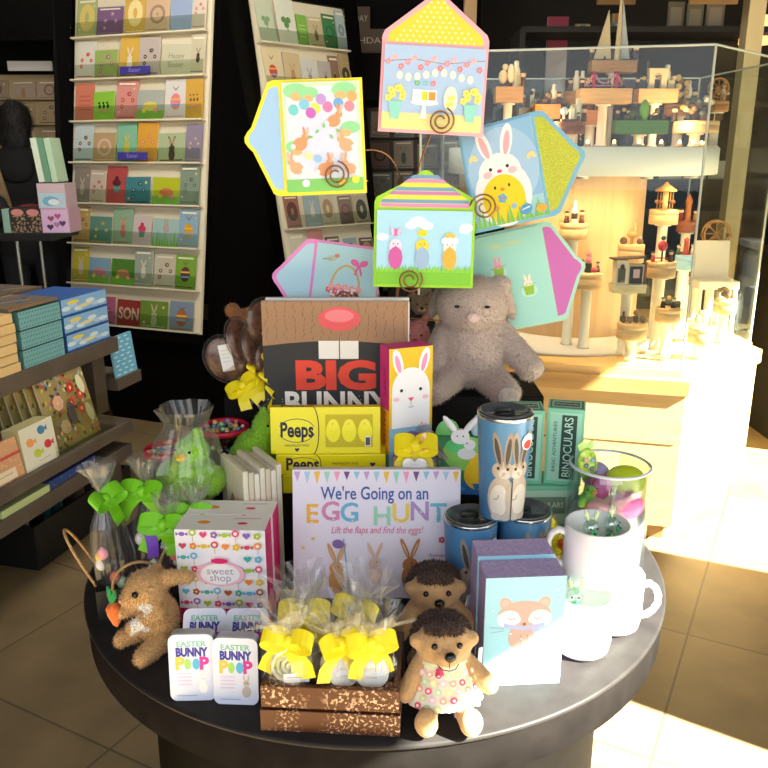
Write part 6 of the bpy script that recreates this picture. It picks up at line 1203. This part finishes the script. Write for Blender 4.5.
music('box shaped music box with pale dancers at far left', 508, 103, 3.40, .055, .060, 'b88850', 'dancers', 'box', TOP_, .018, .07, 1.3)
music('grey sided music box left of the orange one', 527, 122, 3.50, .040, .055, '8c8470', 'swirl', 'box', TOP_)
music('orange wood music box with a dark train', 546, 119, 3.34, .050, .055, 'c8803c', 'train', 'box', TOP_)
music('round dark red music box with a white dish', 569, 134, 3.13, .056, .044, dw_, 'satellite', 'round', TOP_, s=1.1)
music('long music box with the pink suspension bridge', 603, 104, 3.30, .100, .055, 'd0a870', 'bridge', 'box', TOP_, .018, .08, 1.05)
music('box shaped music box with a stone arch', 655, 103, 3.36, .078, .052, 'c8a070', 'arch', 'box', TOP_, .016, .07, 1.2)
music('tall standing music box with sails and spire', 612, 73, 3.72, .098, .050, 'b08450', 'sails', 'box', TOP_, .016, .07, 1.5)
music('green music box with a bright green hill', 639, 134, 3.12, .098, .048, M('4c7c34', .5), 'cactus', 'box', TOP_, .018, .06, 1.1)
music('wide round music box crowded with dark figures', 695, 133, 3.30, .085, .044, lw_, 'swirl', 'round', TOP_, s=1.5)
music('round music box with a golden heap', 679, 116, 3.52, .062, .045, 'b8804c', 'gold', 'round', TOP_, s=1.25)
music('small round music box with brown dolls beside the bridge', 575, 104, 3.62, .05, .05, 'a87848', 'figures', 'round', TOP_, s=1.1)
music('orange wood music box at the back behind the red round one', 590, 125, 3.62, .06, .06, 'b87840', 'train', 'box', TOP_)
music('round wood music box behind the stone arch', 716, 112, 3.70, .05, .045, 'b88450', 'wheel', 'round', TOP_, s=.9)
# white stand and paper in the case
o = thing('display_stand', 'white square stand behind the right glass corner, a sheet on it', 'stand', (1.42, 3.45, .6865)); 
q = MB(); q.box((0, 0, .23), (.17, .16, .035), M('f0ece4', .5), .002); q.build('stand_top', o)
for sx in (-1, 1):
    for sy in (-1, 1): q = MB(); q.box((sx*.075, sy*.07, .107), (.014, .014, .213), M('f0ece4', .5)); q.build('leg', o)
q = MB(); q.box((0, 0, .08), (.15, .003, .16), M('d8d4c8', .6), X=R('X', -8)); tag(q.build('notice_sheet'), 'pale notice sheet leaning on the white stand', 'paper', loc=(1.42, 3.47, .935))
# ---------------------------------------------------------------- behind the case
bsu = thing('bookcase', 'dark bookcase behind the glass case holding pale sheets', 'bookcase', (1.5, 4.85, 0)); dk_ = M('15110e', .7)
for nm, c, d in (('side_panel', (-.75, 0, 1.05), (.03, .35, 2.1)), ('side_panel', (.95, 0, 1.05), (.03, .35, 2.1)), ('back_panel', (.1, .17, 1.05), (1.7, .02, 2.1)), ('shelf', (.1, 0, .35), (1.67, .34, .03)), ('shelf', (.1, 0, .75), (1.67, .34, .03)), ('shelf', (.1, 0, 1.12), (1.67, .34, .03)), ('shelf', (.1, 0, 1.30), (1.67, .34, .03)), ('shelf', (.1, 0, 1.72), (1.67, .34, .03)), ('top_panel', (.1, 0, 2.1), (1.7, .36, .03))):
    q = MB(); q.box(c, d, dk_); q.build(nm, bsu)
for i, (u, v, w_, h_, c, l) in enumerate(((668, 188, .13, .10, 'c8bca4', 'pale sheet on the bookcase, left of three seen under the shelf'), (692, 188, .13, .10, 'd0c4ac', 'pale sheet on the bookcase, middle of three'), (716, 186, .12, .10, 'c0b8a4', 'pale sheet on the bookcase, right of three'))):
    p = at(u, v, 4.72); q = MB(); q.box((0, 0, h_/2), (w_, .004, h_), c); tag(q.build('paper_sheet'), l, 'paper', loc=(p.x, 4.70, 1.316))
for i, (u, v, w_, h_) in enumerate(((672, 55, .09, .14), (691, 54, .09, .13), (711, 53, .10, .14))):
    p = at(u, v, 4.8); q = MB(); q.box((0, 0, h_/2), (w_, .012, h_), ('6c6450', '747058', '7c745c')[i], .001); q.face(FRONT @ T(-w_/2, 0, .0062)); q.dl = .0006; q.r(w_*.15, h_*.15, w_*.85, h_*.8, ('8c846c', '948870', '9c907c')[i]); tag(q.build('framed_print'), ('left', 'middle', 'right')[i]+' of three dull cream prints on top of the bookcase', 'print', 'prints on the bookcase', loc=(p.x, 4.8, 2.116))
for i, (u, v, w_, h_, c) in enumerate(((655, 225, .3, .1, '2c3c34'), (690, 250, .2, .12, '1c3430'), (720, 232, .2, .1, '383028'))):
    p = at(u, v, 4.8); q = MB(); q.box((0, 0, h_/2), (w_, .2, h_), c, .004); tag(q.build('storage_box'), ('long dark green', 'deep teal', 'dark brown')[i]+' box on a bookcase shelf behind the case', 'box', loc=(p.x, 4.80, .766))
q = MB(); q.box((0, 0, 1.5), (.085, .085, 3.0), M('cdbd92', .5, 0, 'wood', 12, .06, 2), .003); tag(q.build('wooden_post'), 'pale wooden post rising behind the right glass corner', 'post', loc=(1.868, 4.40, 0))
q = MB(); q.box((0, 0, 1.5), (.075, .075, 3.0), M('c8a070', .5, 0, 'wood', 12, .06, 2), .003); tag(q.build('wooden_post'), 'wooden post right of the topmost Easter card', 'post', loc=(at(470, 10, 5.3).x, 5.3, 0))
o = thing('pendant_lamp', 'glowing drum lampshade hanging at the upper right corner', 'lamp', (at(756, 44, 4.9).x, 4.9, at(756, 44, 4.9).z))
q = MB(); q.lathe([(.095, 0), (.090, .14)], M('ffc078', .6, 0, 'emit', 1.6), 32); q.build('lamp_shade', o); q = MB(); q.ell((0, 0, .07), .03, M('fff0c8', .5, 0, 'emit', 12)); q.build('bulb', o); q = MB(); q.tube([(0, 0, .10), (0, 0, 3.0-at(756, 44, 4.9).z-.002)], .004, '1c1814', 6); q.build('cord', o)
lamp('POINT', 'lamp_bulb', (at(756, 30, 4.9).x, 4.9, at(756, 20, 4.9).z), 14, (1, .75, .45), shadow_soft_size=.04)
# spinner of bright cards, banner, sign
for i, (u, y, z0, w_, h_, lab) in enumerate(((579, 5.3, 1.65, .17, .56, 'left tapering spinner of small bright cards above the case'), (612, 5.5, 1.80, .12, .50, 'right tapering spinner of small cards above the case'))):
    x = at(u, 60, y).x; o = thing('card_spinner', lab, 'card spinner', (x, y, 0)); q = MB(); q.lathe([(.012, 0), (.012, 2.2)], '4c4438', 10); q.lathe([(0, 0), (.09, 0), (.09, .02), (0, .03)], '2c2824', 20); q.build('pole', o)
    q = MB(); q.prism([(-w_/2, 0), (w_/2, 0), (w_*.25, h_), (-w_*.25, h_)], -.02, .02, '8c8468', X=T(0, -.03, z0) @ FRONT); q.dl = .0012; q.face(T(0, -.03, z0) @ FRONT @ T(0, 0, .021)); rr = random.Random(i)
    for a in range(9):
        for b in range(3): ww = w_*(1-.5*a/9); q.r(-ww/2+ww*b/3+.006, h_*a/9+.006, -ww/2+ww*(b+1)/3-.004, h_*(a+1)/9-.006, rr.choice(['c8a048', '78a8b0', 'b86c54', '90a060', 'd8d0b8', '507c88'])); q.lay -= 1
    q.build('card_panel', o)
q = MB(); q.box((0, 0, .22), (.12, .02, .44), 'b8a8a0', .002); q.face(FRONT @ T(-.06, 0, .0105)); q.dl = .001; q.r(0, .26, .12, .44, '8c2c40'); tag(q.build('wall_banner'), 'narrow banner, red above and pale below, seen through the glass case', 'banner', loc=(at(554, 95, 5.0).x, 5.0, at(554, 98, 5.0).z))
for (u, v, y, w_, l) in ((616, 3, 5.0, .22, 'small ochre hanging sign at the top edge left of the post'), (713, 2, 4.3, .24, 'wooden hanging sign at the top edge near the pale post')):
    p = at(u, v, y); q = MB(); q.box((0, 0, .06), (w_, .02, .14), M('8c6838', .6, 0, 'wood', 14, .1), .003); q.tube([(-w_*.4, 0, .12), (-w_*.4, 0, 3.0-p.z)], .002, '201c18', 6); q.tube([(w_*.4, 0, .12), (w_*.4, 0, 3.0-p.z)], .002, '201c18', 6); tag(q.build('hanging_sign'), l, 'sign', loc=p)
# dark counter behind, far right and mid background furniture
for (x, y, w_, d, h, l) in ((2.38, 4.2, .7, .8, 1.0, 'black counter at the right edge behind the glass case'), (.45, 5.8, .84, .5, 1.15, 'dark brown cabinet standing behind the glass case')):
    o = thing('counter', l, 'counter', (x, y, 0)); q = MB(); q.box((0, 0, h/2-.02), (w_, d, h-.04), M('0e0c0b', .6), .005); q.build('body', o); q = MB(); q.box((0, 0, h-.02), (w_+.04, d+.04, .04), M('1c1814', .5), .004); q.build('worktop', o)
for i, (u, y, w_, h_, c, l) in enumerate(((428, 5.66, .16, .12, 'a8bcd0', 'small pale blue box on the dark cabinet'), (447, 5.66, .20, .10, 'b87c48', 'orange brown wooden box on the dark cabinet'), (412, 5.66, .12, .16, '507880', 'muted teal box on the dark cabinet'))):
    q = MB(); q.box((0, 0, h_/2), (w_, .12, h_), c, .003); tag(q.build('gift_box'), l, 'box', loc=(at(u, 150, y).x, y, 1.1505))
